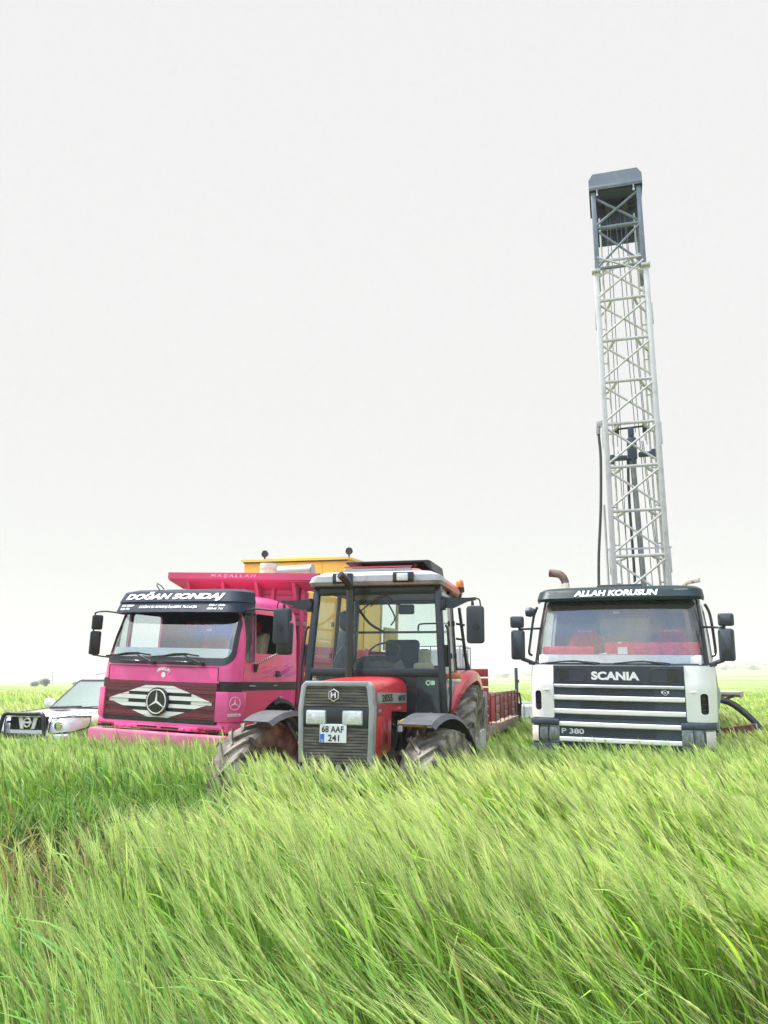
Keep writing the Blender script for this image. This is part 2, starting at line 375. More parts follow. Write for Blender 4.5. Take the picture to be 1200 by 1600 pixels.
def text(s, width, height, loc, rot, m, parent, shear=0, bold=0, ext=.002, name='lettering', warp=None, space=1, align=0):
    """flat lettering facing local -Y after rot=(90,0,0); loc is the centre"""
    cu = bpy.data.curves.new(name, 'FONT'); cu.body = s; cu.size = 1; cu.shear = shear; cu.offset = bold; cu.extrude = 0; cu.space_character = space; cu.resolution_u = 4
    o = link(bpy.data.objects.new(name, cu)); dg = bpy.context.evaluated_depsgraph_get(); dg.update()
    me = bpy.data.meshes.new_from_object(o.evaluated_get(dg)); bpy.data.objects.remove(o); bpy.data.curves.remove(cu)
    n = len(me.vertices); co = np.zeros(n*3, 'f'); me.vertices.foreach_get('co', co); co = co.reshape(-1, 3)
    lo, hi = co.min(0), co.max(0); sz = hi-lo
    co[:, 0] = (co[:, 0]-(lo[0]+hi[0])/2)*width/sz[0]; co[:, 1] = (co[:, 1]-(lo[1]+hi[1])/2)*height/sz[1]; co[:, 2] = 0
    mt = Matrix.Translation(loc) @ Euler([R(a) for a in rot]).to_matrix().to_4x4()
    P = [mt @ Vector(c) for c in co]
    if warp: P = [Vector(warp(*p)) for p in P]
    for v, p in zip(me.vertices, P): v.co = p
    bm = bmesh.new(); bm.from_mesh(me)
    r = bmesh.ops.extrude_face_region(bm, geom=bm.faces[:])
    nv = [e for e in r['geom'] if isinstance(e, bmesh.types.BMVert)]
    d = (mt.to_3x3() @ Vector((0, 0, 1)))*ext
    bmesh.ops.translate(bm, verts=nv, vec=d); bmesh.ops.recalc_face_normals(bm, faces=bm.faces); bm.to_mesh(me); bm.free()
    return fin(name, me, m, parent)
def star(b, c, r, rot, th=.01):
    """three-pointed star with ring, facing -Y, turned by rot about z"""
    b2 = B()
    pts = []
    for k in range(6):
        a = math.pi/2+k*math.pi/3; rr = r*.93 if k % 2 == 0 else r*.11
        pts.append((rr*math.cos(a), rr*math.sin(a)))
    b2.prism(pts, 'xz', -th, 0)
    b2.lathe([(r*.92, -th), (r, -th), (r, 0), (r*.92, 0), (r*.92, -th)], 'y', seg=40)
    return b._add(b2.bm, Matrix.Translation(c) @ Euler((0, 0, R(rot))).to_matrix().to_4x4())
def road_wheel(parent, x, y, rad=.5, wd=.28, side=1, dual=False, rimr=.29, name='wheel'):
    wroot = part(name, parent); wroot.location = (x, y, rad)
    s = side
    b = B(); h = wd/2
    prof = [(rimr, -h*.8), (rad*.86, -h), (rad*.96, -h*.92), (rad, -h*.75), (rad, -h*.25), (rad-.012, -h*.22), (rad-.012, -h*.1), (rad, -h*.07), (rad, h*.07), (rad-.012, h*.1), (rad-.012, h*.22), (rad, h*.25), (rad, h*.75), (rad*.96, h*.92), (rad*.86, h), (rimr, h*.8)]
    b.lathe(prof, 'x', seg=40)
    if dual: b.lathe([(r_, hh-s*wd*1.15) for r_, hh in prof], 'x', seg=40)
    b.done('tyre', 'road_tyre', wroot)
    b = B(); b.lathe([(rimr, h*.8*s), (rimr*.95, h*.55*s), (rimr*.62, h*.25*s), (rimr*.4, h*.3*s), (rimr*.34, h*.75*s), (.0, h*.78*s)], 'x', seg=32)
    for k in range(8):
        a = k*math.pi/4; b.cyl((h*.28*s, .5*rimr*math.cos(a), .5*rimr*math.sin(a)), (h*.5*s, .5*rimr*math.cos(a), .5*rimr*math.sin(a)), .016, seg=6)
    b.done('rim', 'rim', wroot)
    return wroot
def ag_wheel(parent, x, y, rad, wd, side, rimr, nl, yaw=0):
    """tractor wheel with chevron lugs"""
    wroot = part('wheel', parent); wroot.location = (x, y, rad); wroot.rotation_euler = (0, 0, R(yaw))
    h = wd/2; rb = rad*.93; b = B()
    b.lathe([(rimr, -h*.72), (rimr+.06, -h*.95), ((rb+rimr)/2, -h*1.02), (rb*.95, -h*.97), (rb, -h*.8), (rb*1.005, -h*.3), (rb*1.008, 0), (rb*1.005, h*.3), (rb, h*.8), (rb*.95, h*.97), ((rb+rimr)/2, h*1.02), (rimr+.06, h*.95), (rimr, h*.72)], 'x', seg=48)
    lw = 2*math.pi*rad/nl*.19
    for k in range(nl):
        for sg in (-1, 1):
            a0 = 2*math.pi*(k+(.5 if sg > 0 else 0))/nl
            loops = []
            for t in (0, .18, .4, .6, .8, .93, 1.0):
                xx = sg*(-.02+t*(h*1.0))
                a = a0-t*.62*(2*math.pi/nl)*1.7
                rtop = rad*(1-.018*t*t) if t < .97 else rad*.965
                rbot = rb*.985 if t < .9 else rb*.93
                da = (lw*(1+.5*t))/rad/2
                # cut perpendicular-ish section
                q = []
                for ra, dd in ((rbot, -da*1.35), (rtop, -da), (rtop, da), (rbot, da*1.35)):
                    q.append((xx, ra*math.cos(a+dd), ra*math.sin(a+dd)))
                loops.append(q)
            b.loft(loops)
            # side tail of the lug
            a = a0-.62*(2*math.pi/nl)*1.7; da = lw*1.4/rad/2
            b.loft([[(sg*h*.9, rb*.93*math.cos(a-da), rb*.93*math.sin(a-da)), (sg*h*1.03, rad*.965*math.cos(a-da), rad*.965*math.sin(a-da)), (sg*h*1.03, rad*.965*math.cos(a+da), rad*.965*math.sin(a+da)), (sg*h*.9, rb*.93*math.cos(a+da), rb*.93*math.sin(a+da))],
                    [(sg*h*.9, rb*.82*math.cos(a-.05-da), rb*.82*math.sin(a-.05-da)), (sg*h*1.04, rb*.82*math.cos(a-.05-da), rb*.82*math.sin(a-.05-da)), (sg*h*1.04, rb*.82*math.cos(a-.05+da), rb*.82*math.sin(a-.05+da)), (sg*h*.9, rb*.82*math.cos(a-.05+da), rb*.82*math.sin(a-.05+da))]])
    b.done('tyre', 'tyre', wroot, ang=25)
    b = B(); s = side
    b.lathe([(rimr, h*.72*s), (rimr*.96, h*.5*s), (rimr*.9, h*.2*s), (rimr*.5, h*.3*s), (rimr*.42, h*.3*s), (rimr*.3, h*.62*s), (rimr*.28, h*.8*s), (0, h*.82*s)], 'x', seg=36)
    b.lathe([(rimr, -h*.72*s), (rimr*.9, -h*.3*s), (rimr*.9, h*.2*s)], 'x', seg=36)
    for k in range(8):
        a = k*math.pi/4+.2; b.cyl((h*.2*s, .62*rimr*math.cos(a), .62*rimr*math.sin(a)), (h*.45*s, .62*rimr*math.cos(a), .62*rimr*math.sin(a)), .025, seg=6)
    b.done('rim', 'rim', wroot)
    return wroot
def mirror(parent, c, wd, ht, dp=.06, yaw=0, m='black', name='mirror_head'):
    b = B(); b.prism(rpoly([(-wd/2, -ht/2), (wd/2, -ht/2), (wd/2, ht/2), (-wd/2, ht/2)], min(wd, ht)*.22), 'xz', -dp/2, dp/2, bev=dp*.3)
    return b.done(name, m, parent, loc=c, rot=(0, 0, R(yaw)), ang=40)

# ---------------------------------------------------------------- pink tipper truck
SK = root('dump_truck', 'pink tipper truck with white diamond grille and dark lettered sun visor', 'truck', -3.394, 12.324, 23.86, 1.76)
skr = [  # z, w, yf, yb, rf, rb, bow
 (.92, 1.23, .03, 1.95, .22, .1, .03), (1.64, 1.245, 0, 1.95, .22, .1, .03), (1.87, 1.24, .02, 1.95, .22, .1, .03),
 (2.30, 1.225, .14, 1.95, .22, .12, .04), (2.72, 1.195, .29, 1.94, .22, .14, .05), (2.84, 1.16, .36, 1.91, .24, .2, .05),
 (2.92, 1.09, .46, 1.85, .28, .25, .04), (2.98, .95, .62, 1.7, .3, .3, .03), (3.0, .7, .85, 1.45, .3, .3, 0)]
sk = Shell(skr)
scr = rpoly([(-1.14, 1.99), (1.14, 1.99), (1.10, 2.71), (-1.10, 2.71)], [.12, .12, .05, .05])
scr_o = rpoly([(-1.20, 1.88), (1.20, 1.88), (1.15, 2.76), (-1.15, 2.76)], [.18, .18, .06, .06])
c_scr = lambda: cutter(scr, 'xz', -.4, .75)
c_scro = lambda: cutter(scr_o, 'xz', -.4, .55)
win = rpoly([(.62, 2.08), (1.36, 2.08), (1.34, 2.68), (.62, 2.68)], .05)
qwin = rpoly([(.36, 1.97), (.56, 1.97), (.56, 2.68), (.38, 2.68)], [.07, .07, .04, .04])
c_win = lambda s=0: cutter(win, 'yz', .9, 1.6) if s >= 0 else cutter(win, 'yz', -1.6, -.9)
c_q = lambda s=0: cutter(qwin, 'yz', .9, 1.6) if s >= 0 else cutter(qwin, 'yz', -1.6, -.9)
def arch_c(r=.77, a=.8, b=1.6, cy=1.42, cz=.62):
    return cutter([(cy+r*math.cos(t*math.pi/24), cz+r*math.sin(t*math.pi/24)) for t in range(-24, 24)], 'yz', a, b)
c_rw = cutter(rpoly([(-1.02, 2.1), (-.12, 2.1), (-.12, 2.62), (-1.02, 2.62)], .06), 'xz', 1.7, 2.2)
sk.skin('cab', ['pink', 'cabin'], SK, 0, .035, cut=[c_scr(), c_win(), c_win(-1), c_q(), c_q(-1), arch_c(), arch_c(.77, -1.6, -.8), c_rw])
sk.skin('windscreen', 'truck_glass', SK, -.012, .005, keep=[c_scr()], z0=1.9, z1=2.85, cap=False)
sk.skin('windscreen_frame', 'black', SK, .006, .03, keep=[c_scro()], cut=[c_scr()], z0=1.85, z1=2.84, cap=False)
# doors: slightly proud skin on both sides, with window openings
dpoly = rpoly([(.29, 1.02), (1.40, 1.02), (1.40, 2.74), (.34, 2.74)], .05)
for s in (1, -1):
    a, b_ = (.9, 1.6) if s > 0 else (-1.6, -.9)
    dr = sk.skin('door', 'door_pink', SK, .007, .014, keep=[cutter(dpoly, 'yz', a, b_)], cut=[c_win(s), c_q(s), arch_c(.775, a, b_)], cap=False, label='red pink door with scratched paint' if s > 0 else None)
    b = B(); b.box((s*1.268, 1.27, 1.76), (.03, .15, .045), .012); b.box((s*1.26, 1.27, 1.78), (.02, .1, .09), .01); b.done('handle', 'black', dr)
    sk.skin('window_pane', 'glass', dr, -.015, .005, keep=[c_q(s)], cap=False, z0=1.9, z1=2.8)
    fr = B(); fr.tube([(s*1.236, .58, 1.96), (s*1.205, .59, 2.69)], .016); fr.done('window_frame', 'gloss_black', dr)
    sk.skin('window_seal', 'gloss_black', dr, .010, .012, keep=[cutter(rpoly([(.34, 1.94), (.60, 1.94), (.60, 2.72), (.36, 2.72)], [.09, .08, .05, .05]), 'yz', a, b_)], cut=[c_q(s)], cap=False, z0=1.9, z1=2.8)
    # black stripe along the flank
    sk.skin('side_stripe', 'black', SK, .012, .016, keep=[cutter([(.24, 1.53), (1.96, 1.53), (1.96, 1.655), (.24, 1.655)], 'yz', a, b_)], cap=False, z0=1.4, z1=1.8)
    # wheel arch lip and wheel
    b = B()
    b.lathe([(.755, s*1.06), (.765, s*1.262), (.715, s*1.272), (.70, s*1.262), (.70, s*1.06)], 'x', (0, 1.42, .62), 30, arc=(-math.pi/2-.3, math.pi/2+.3))
    b.done('wheel_arch', 'black', SK)
    b = B(); b.lathe([(.60, s*.95), (.61, s*1.22), (.58, s*1.225), (.575, s*.95)], 'x', (0, 1.42, .56), 26, arc=(-math.pi/2, math.pi/2)); b.done('mudguard', 'black', SK)
    road_wheel(SK, s*1.06, 1.42, .52, .30, s)
b = B(); b.box((1.274, 1.36, 1.405), (.03, .09, .05), .008); b.done('marker_lamp', 'dim_lens', SK)
b = B(); b.box((1.262, .55, 1.598), (.008, .16, .02)); b.done('badge', 'frame_grey', SK)
b = B(); b.box((1.262, 1.2, 1.60), (.008, .10, .018)); b.done('badge', 'frame_grey', SK)
# purple scratches sprayed over the door
b = B()
for k in range(26):
    y0 = rnd.uniform(.75, 1.8); z0 = rnd.uniform(1.70, 1.88); ln = rnd.uniform(.05, .25)
    x0 = 1.254 if y0 < 1.38 else 1.247
    b.bar((x0, y0, z0), (x0, min(y0+ln, 1.9), z0+ln*.32), .004, .006, up=(1, 0, 0))
M['violet'] = mat('violet scuff', (.40, .06, .42), .6)
b.done('scuff', 'violet', SK)

# sun visor: two tiers wrapped round the top of the windscreen
vr = [(2.67, 1.235, .02, .9, .26, .05, .10), (2.82, 1.225, .10, .9, .26, .05, .10), (2.835, 1.235, .08, .9, .28, .05, .10), (2.995, 1.21, .16, .9, .32, .05, .09), (3.045, 1.12, .34, .9, .32, .05, .06), (3.065, .95, .58, .9, .3, .05, .02)]
vis = Shell(vr, dz=.03)
v1 = vis.skin('sun_visor', 'navy', SK, 0, .02, keep=[cutter([(-2, -1), (2, -1), (2, .53), (-2, .62)], 'xy', 2.5, 3.2)])
def vy(z, x, rows=vr, off=.006):
    _, wd, yf, yb, rf, rb, bow = interp(rows, z); x1 = wd-rf; xx = abs(x); y = yf+bow*(xx/wd)**2
    if xx > x1: t = min(.99, (xx-x1)/rf); y += rf*(1-math.sqrt(1-t*t))*.75
    return y-off
warp = lambda x, y, z: (x, vy(z, x), z)
text('DO\u011eAN SONDAJ', 1.88, .15, (-.02, 0, 2.918), (90, 0, 0), 'lettering', v1, shear=.28, bold=.048, warp=warp)
text('DO\u011eAN SU SONDAJ \u0130n\u015f.GIDA Tic.Ltd.\u015eti.', 1.12, .062, (-.06, 0, 2.752), (90, 0, 0), 'lettering', v1, shear=.25, bold=.02, warp=warp)
text('0532-7252259', .27, .033, (-.88, 0, 2.775), (90, 0, 0), 'lettering', v1, shear=.25, bold=.02, warp=warp)
text('0532-7725', .21, .033, (-.91, 0, 2.722), (90, 0, 0), 'lettering', v1, shear=.25, bold=.02, warp=warp)
text('0532-7  53526', .27, .033, (.83, 0, 2.775), (90, 0, 0), 'lettering', v1, shear=.25, bold=.02, warp=warp)
text('0532-46  7 66', .27, .033, (.82, 0, 2.722), (90, 0, 0), 'lettering', v1, shear=.25, bold=.02, warp=warp)
b = B(); b.tube([(-.42, .3, 3.03), (-.42, .22, 3.1), (-.40, .2, 3.13), (-.34, .22, 3.1), (-.34, .3, 3.05)], .008); b.done('aerial', 'black', SK)

# front grille: slats cut by a white diamond
gz0, gz1, gc, gh = 1.045, 1.63, 1.345, .298
rowsz = [(1.045, 1.10, 'd'), (1.106, 1.125, 'w'), (1.131, 1.195, 'w'), (1.20, 1.245, 'g'), (1.25, 1.305, 'w'), (1.31, 1.355, 'g'), (1.36, 1.42, 'w'), (1.425, 1.465, 'g'), (1.47, 1.525, 'w'), (1.53, 1.565, 'w'), (1.57, 1.628, 'd')]
hw = lambda z: max(.0, .985*(1-abs(z-gc)/gh))
bm_, bw_, bb_ = B(), B(), B()
bb_.box((0, .03, (gz0+gz1)/2), (2.06, .04, gz1-gz0))
for z0, z1, k in rowsz:
    y0 = -.035 if k != 'g' else -.02
    a0, a1 = hw(z0), hw(z1)
    if z0 < gc < z1: a0 = a1 = max(a0, a1)
    if k == 'd' or max(a0, a1) < .03:
        (bm_ if k != 'd' or z1 > 1.2 else bb_).prism([(-1.03, z0), (1.03, z0), (1.03, z1), (-1.03, z1)], 'xz', y0, .01); continue
    for s in (-1, 1):
        P = [(s*a0, z0), (s*1.03, z0), (s*1.03, z1), (s*a1, z1)]
        bm_.prism(P, 'xz', y0, .01)
    if k == 'g':
        g = .585
        for s in (-1, 1):
            if min(a0, a1) > g: bw_.prism([(s*g, z0), (s*a0, z0), (s*a1, z1), (s*g, z1)], 'xz', y0-.002, .01)
        bb_.box((0, 0, (z0+z1)/2), (2*g, .03, z1-z0-.002))
    else:
        P = [(-a0, z0), (a0, z0), (a1, z1), (-a1, z1)]
        bw_.prism(P, 'xz', y0-.002, .01)
gr = bm_.done('grille', 'maroon', SK); bw_.done('diamond_slats', 'diamond', gr); bb_.done('grille_backing', 'black', gr)
b = B(); b.cyl((0, -.075, 1.335), (0, -.03, 1.335), .205, seg=40); em = b.done('emblem', 'gloss_black', SK)
b = B(); star(b, (0, -.078, 1.335), .18, 0, .014); b.done('star', 'diamond', em)
for s in (-1, 1):   # black louvred corner strip and pink corner deflector
    a, b_ = (1.03, 1.6) if s > 0 else (-1.6, -1.03)
    b = B()
    for k in range(7): pass
    sk.skin('corner_louvre', 'black', SK, .014, .02, keep=[cutter([(a, -.3), (b_, -.3), (b_, .275), (a, .275)], 'xy', 1.05, 1.655)], cap=False, z0=1.0, z1=1.7)
    P = [(s*1.035, -.05), (s*1.20, .02), (s*1.29, .24), (s*1.295, .34), (s*1.27, .34), (s*1.255, .25), (s*1.17, .06), (s*1.03, -.01)]
    b = B()
    q0, q1 = 1.085, 1.51
    b.prism(P, 'xy', q0, q1, bev=.006)
    df = b.done('corner_deflector', 'pink', SK)
    b = B(); b.prism([(s*1.06, -.02), (s*1.21, .06), (s*1.27, .28), (s*1.2, .28), (s*1.05, .05)], 'xy', .95, 1.083, bev=.006); b.done('corner_valance', 'pink', SK)
    ang = math.degrees(math.atan2(.22, .09)); 
    n = Vector((.22*s, -.09, 0)).normalized(); cc = Vector((s*1.245, .13, 1.35))+n*.004
    b = B(); star(b, cc, .095, s*ang, .004); b.done('star', 'lettering', df)
    text('SOSYETE 99', .225, .045, Vector((s*1.245, .13, 1.185))+n*.003, (90, 0, s*ang), 'lettering', df, bold=.03, ext=.003)
# arc lettering above the grille
mm = part('lettering_arc', SK)
for k, ch in enumerate('MA\u015eALLAH'):
    t = (k-3.5)/7*1.35
    text(ch, .036 if ch not in 'M' else .042, .05, (.02+.16*math.sin(t), -.006+.02, 1.685+.13*math.cos(t)), (90, math.degrees(t), 0), 'lettering', mm, bold=.03, warp=lambda x, y, z: (x, interp(skr, z)[2]-.005, z))
b = B(); b.cyl((.02, .004, 1.725), (.02, .012, 1.725), .038, seg=24); b.done('round_sticker', 'lettering', mm)
# front flap lines, valance, bumper and lamps
b = B()
b.box((0, -.005, 1.85), (2.02, .012, .010)); b.box((-1.02, -.003, 1.76), (.010, .012, .2)); b.box((1.02, -.003, 1.76), (.010, .012, .2)); b.done('panel_gap', 'black', SK)
b = B(); b.box((0, .02, 1.005), (2.3, .10, .075), .02); b.box((-.02, -.03, .965), (1.55, .05, .06), .01)
for x in (-.62, -.5, .48, .6): b.box((x, -.06, .95), (.1, .03, .04), .006)
b.done('valance', 'pink', SK)
for c_, z_ in (((-.16, -.058, .97), (.36, .012, .022)), ((.28, -.058, .965), (.36, .012, .022)), ((-1.0, -.03, .945), (.25, .02, .03)), ((1.0, -.03, .945), (.25, .02, .03))):
    b = B(); b.box(c_, z_); b.done('valance_slot', 'gloss_black', SK)
P = rpoly([(-1.25, .45), (1.26, .45), (1.26, .90), (-1.25, .90)], .05)
b = B(); b.prism(P, 'xz', -.11, .15, bev=.03); b.box((0, -.105, .585), (2.3, .02, .05), .01)
bm_c = []
o = b.done('bumper', 'pale_pink', SK)
tmp = []
for c in ((-.97, .76, .48, .2), (.97, .76, .48, .2), (-.1, .80, .30, .10)):
    cc = B(); cc.box((c[0], -.1, c[1]), (c[2], .17, c[3]), .03); cm = bpy.data.meshes.new('c'); cc.bm.to_mesh(cm); co = link(bpy.data.objects.new('c', cm)); tmp.append(co)
    m_ = o.modifiers.new('b', 'BOOLEAN'); m_.operation = 'DIFFERENCE'; m_.object = co
dg = bpy.context.evaluated_depsgraph_get(); dg.update(); nm = bpy.data.meshes.new_from_object(o.evaluated_get(dg)); o.modifiers.clear(); o.data = nm
for co in tmp: bpy.data.objects.remove(co)
for x in (-.97, .97):
    h = part('headlight', SK)
    b = B(); b.prism(rpoly([(x-.235, .665), (x+.235, .665), (x+.235, .855), (x-.235, .855)], .03), 'xz', -.07, -.03); b.done('reflector', 'gloss_black', h)
    b = B(); b.prism(rpoly([(x-.19, .68), (x+.19, .68), (x+.19, .84), (x-.19, .84)], .03), 'xz', -.085, -.07, bev=.01); b.done('lens', 'dim_lens', h)
    b = B()
    for k in range(9): b.box((x-.2+k*.05, -.10, .76), (.006, .006, .19))
    for k in range(4): b.box((x, -.10, .69+k*.045), (.44, .006, .006))
    b.done('grid', 'black', h)
b = B(); b.box((-.1, -.03, .80), (.3, .02, .1)); b.done('step_recess', 'gloss_black', SK)
# wipers with black grab handles under the screen
for x0, dr_ in ((-.28, -1), (.62, -1)):
    wp = part('wiper', SK)
    b = B(); b.tube([(x0+.1, -.02, 1.90), (x0-.25, .015, 2.02)], [.016, .009]); b.cyl((x0+.1, -.04, 1.90), (x0+.1, .02, 1.90), .03); b.done('wiper_arm', 'black', wp)
    b = B(); b.bar((x0-.85, .012, 1.985), (x0-.18, .012, 2.035), .012, .03); b.bar((x0-.18, .012, 2.035), (x0+.02, .015, 2.015), .012, .022); b.tube([(x0-.6, -.01, 2.01), (x0-.4, -.02, 2.04), (x0-.2, -.01, 2.045)], .011); b.done('wiper_blade', 'gloss_black', wp)
    b = B(); b.tube([(x0-.55, .0, 1.915), (x0-.52, -.035, 1.92), (x0-.1, -.035, 1.915), (x0-.07, 0, 1.91)], .016); b.done('grab_handle', 'gloss_black', SK)
# interior
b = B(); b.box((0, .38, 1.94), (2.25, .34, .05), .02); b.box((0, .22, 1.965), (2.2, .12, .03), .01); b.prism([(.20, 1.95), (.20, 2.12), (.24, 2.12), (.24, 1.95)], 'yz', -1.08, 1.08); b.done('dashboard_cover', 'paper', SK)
sk.skin('windscreen_band', 'paper', SK, -.03, .006, keep=[cutter([(-1.08, 1.98), (1.08, 1.98), (1.08, 2.13), (-1.08, 2.13)], 'xz', -.4, .6)], z0=1.9, z1=2.3, cap=False)
b = B(); b.box((0, .9, 1.3), (2.2, 1.3, .06)); b.done('cab_floor', 'cabin', SK)
for x in (-.62, .62):
    st = part('cab_seat', SK)
    b = B(); b.box((x, 1.15, 1.75), (.5, .5, .16), .05); b.box((x, 1.42, 2.12), (.5, .14, .66), .05, (R(-8), 0, 0)); b.done('cushion', 'cabin', st)
    b = B(); b.box((x, 1.5, 2.52), (.28, .1, .2), .04); b.done('headrest', 'skin_red', st)
    if x > 0:
        b = B(); b.loft([[(x+.02, 1.28, 1.86), (x+.30, 1.22, 1.86), (x+.31, 1.36, 1.86), (x+.02, 1.40, 1.86)], [(x+.02, 1.27, 2.05), (x+.33, 1.2, 2.10), (x+.33, 1.40, 2.12), (x+.0, 1.5, 2.1)], [(x+.10, 1.3, 2.28), (x+.32, 1.28, 2.36), (x+.32, 1.48, 2.36), (x+.1, 1.52, 2.3)], [(x+.16, 1.36, 2.38), (x+.30, 1.36, 2.42), (x+.29, 1.5, 2.42), (x+.16, 1.5, 2.4)]]); b.done('seat_cover', 'cloth_pale', st, ang=60)
b = B(); b.lathe([(.2, -.012), (.212, 0), (.2, .012), (.188, 0), (.2, -.012)], 'z', seg=32); b.box((0, 0, -.02), (.38, .03, .015)); b.box((0, 0, -.02), (.03, .38, .015)); b.done('steering_wheel', 'black', SK, loc=(.62, .62, 2.02), rot=(R(35), 0, 0))
# fringe along the door window and twisted cord
b = B()
for k in range(18): b.cyl((1.19, .6+k*.045, 2.715), (1.195, .6+k*.045, 2.69), .015, .004, 6)
b.done('fringe', 'lettering', SK)
b = B(); b.box((.5, .42, 2.42), (.09, .005, .035)); b.done('screen_sticker', 'lettering', SK, label='small white sticker behind the windscreen')
# mirrors
for s in (1, -1):
    mr_ = part('mirror', SK)
    if s > 0:
        b = B(); b.tube([(1.21, .32, 2.70), (1.5, .12, 2.72), (1.98, .08, 2.68), (2.05, .08, 2.58)], .016); b.done('mirror_arm', 'black', mr_)
        mirror(mr_, (2.05, .1, 2.29), .24, .46, .1, 0); mirror(mr_, (2.04, .1, 2.63), .2, .2, .08, 0)
        b = B(); b.cyl((1.265, .60, 1.80), (1.265, .60, 1.92), .022, .045, 10); b.done('mirror_foot', 'black', mr_)
        P0, P1 = Vector((1.28, .60, 1.92)), Vector((2.0, .1, 2.10))
        for q, mm_ in ((0, 'lettering'), (1, 'ink')):
            b = B()
            for k in range(q, 26, 2): b.cyl(P0.lerp(P1, k/26), P0.lerp(P1, (k+1)/26), .014, seg=8)
            b.done('mirror_stay', mm_, mr_)
    else:
        b = B(); b.tube([(-1.16, .42, 2.66), (-1.45, .3, 2.70), (-1.64, .25, 2.68), (-1.66, .25, 2.6), (-1.66, .25, 2.06), (-1.55, .25, 1.99), (-1.25, .3, 1.96)], .013, sub=3); b.done('mirror_arm', 'black', mr_)
        mirror(mr_, (-1.60, .25, 2.52), .17, .24, .09, 50); mirror(mr_, (-1.61, .25, 2.19), .17, .38, .1, 50)
# chassis, rear wheels
b = B()
for x in (-.42, .42): b.box((x, 4.0, .92), (.09, 7.2, .26))
for y in (1, 2.4, 3.8, 5.2, 6.8): b.box((0, y, .92), (.8, .1, .2))
b.box((.95, 2.6, .75), (.5, .9, .5), .05); b.box((-.95, 2.7, .75), (.5, 1.1, .5), .05)
b.done('chassis', 'dark_steel', SK)
for s in (1, -1):
    road_wheel(SK, s*1.07, 4.9, .52, .28, s, True); road_wheel(SK, s*1.07, 6.2, .52, .28, s, True)
# tipping body (sits about two degrees off the cab)
TB = part('tipper_body', SK); TB.rotation_euler = (0, R(1.6), 0); TB.location = (-.08, 0, -.06)
b = B(); b.box((0, 4.55, 1.32), (2.5, 5.0, .12)); b.box((-.45, 4.5, 1.18), (.12, 4.8, .16)); b.box((.45, 4.5, 1.18), (.12, 4.8, .16)); b.done('body_floor', 'bed_pink', TB)
def planks(b, x0, x1, y, z0, z1, n, axis='x', th=.035, sgn=-1):
    h = (z1-z0)/n
    for k in range(n):
        z = z0+h*(k+.5); jit = rnd.uniform(-.004, .004)
        if axis == 'x': b.box(((x0+x1)/2, y+jit, z), (x1-x0, th, h*.86), .006)
        else: b.box((y+jit, (x0+x1)/2, z), (th, x1-x0, h*.86), .006)
b = B(); planks(b, -1.25, 1.25, 2.08, 1.39, 2.66, 13); planks(b, -1.25, 1.25, 2.08, 2.76, 3.30, 5)
for x in (-1.2, -.6, 0, .6, 1.2): b.box((x, 2.035, 2.35), (.07, .05, 1.95), .008)
b.box((0, 2.13, 2.3), (2.5, .03, 1.9)); b.done('headboard', 'bed_pink', TB)
b = B(); b.box((0, 2.06, 2.71), (2.52, .07, .085), .008); b.done('headboard_rail', 'wood', TB)
b = B()   # flared cab guard
F0 = [(-1.40, 2.02, 3.30), (1.40, 2.02, 3.30)]; 
b.loft([[(-1.52, 1.80, 3.43), (1.60, 1.80, 3.43), (1.60, 1.80, 3.545), (-1.52, 1.80, 3.545)],
        [(-1.52, 1.83, 3.42), (1.60, 1.83, 3.42), (1.60, 1.83, 3.55), (-1.52, 1.83, 3.55)]])
b.loft([[(-1.505, 1.825, 3.40), (1.585, 1.825, 3.40), (1.585, 1.825, 3.43), (-1.505, 1.825, 3.43)],
        [(-1.36, 2.07, 3.27), (1.36, 2.07, 3.27), (1.36, 2.07, 3.31), (-1.36, 2.07, 3.31)]])
for s in (-1, 1):
    e_ = 1.60 if s > 0 else 1.52
    b.loft([[(s*e_, 1.80, 3.43), (s*e_, 2.6, 3.43), (s*e_, 2.6, 3.545), (s*e_, 1.80, 3.545)], [(s*(e_-.03), 1.83, 3.43), (s*(e_-.03), 2.6, 3.43), (s*(e_-.03), 2.6, 3.545), (s*(e_-.03), 1.83, 3.545)]])
    b.loft([[(s*(e_-.015), 1.83, 3.40), (s*(e_-.015), 2.6, 3.40), (s*(e_-.015), 2.6, 3.43), (s*(e_-.015), 1.83, 3.43)], [(s*1.3, 2.05, 3.27), (s*1.3, 2.6, 3.27), (s*1.3, 2.6, 3.31), (s*1.3, 2.05, 3.31)]])
for x in (-1.1, -.35, .35, 1.1):
    b.loft([[(x-.03, 1.84, 3.37), (x+.03, 1.84, 3.37), (x+.03, 1.84, 3.41), (x-.03, 1.84, 3.41)], [(x-.03, 2.0, 2.98), (x+.03, 2.0, 2.98), (x+.03, 2.06, 3.3), (x-.03, 2.06, 3.3)]])
cg = b.done('cab_guard', 'bed_pink', TB)
M['faded_letter'] = mat('faded lettering', (.72, .45, .66), .6, 0, 0, (.70, .25, .42), 14, .4, .6)
text('MA\u015eALLAH', .95, .075, (-.1, 1.797, 3.487), (90, 0, 0), 'faded_letter', TB, shear=.2, bold=.015, space=1.35)
for s in (1, -1):
    b = B(); planks(b, 2.1, 7.05, s*1.27, 1.39, 2.36, 6, 'y')
    for y in (2.1, 3.3, 4.5, 5.7, 7.0): b.box((s*1.3, y, 1.85), (.06, .07, 1.06), .008)
    b.done('side_board', 'bed_pink', TB)
b = B(); planks(b, -1.25, 1.25, 7.06, 1.39, 2.36, 6); b.done('tailboard', 'bed_pink', TB)

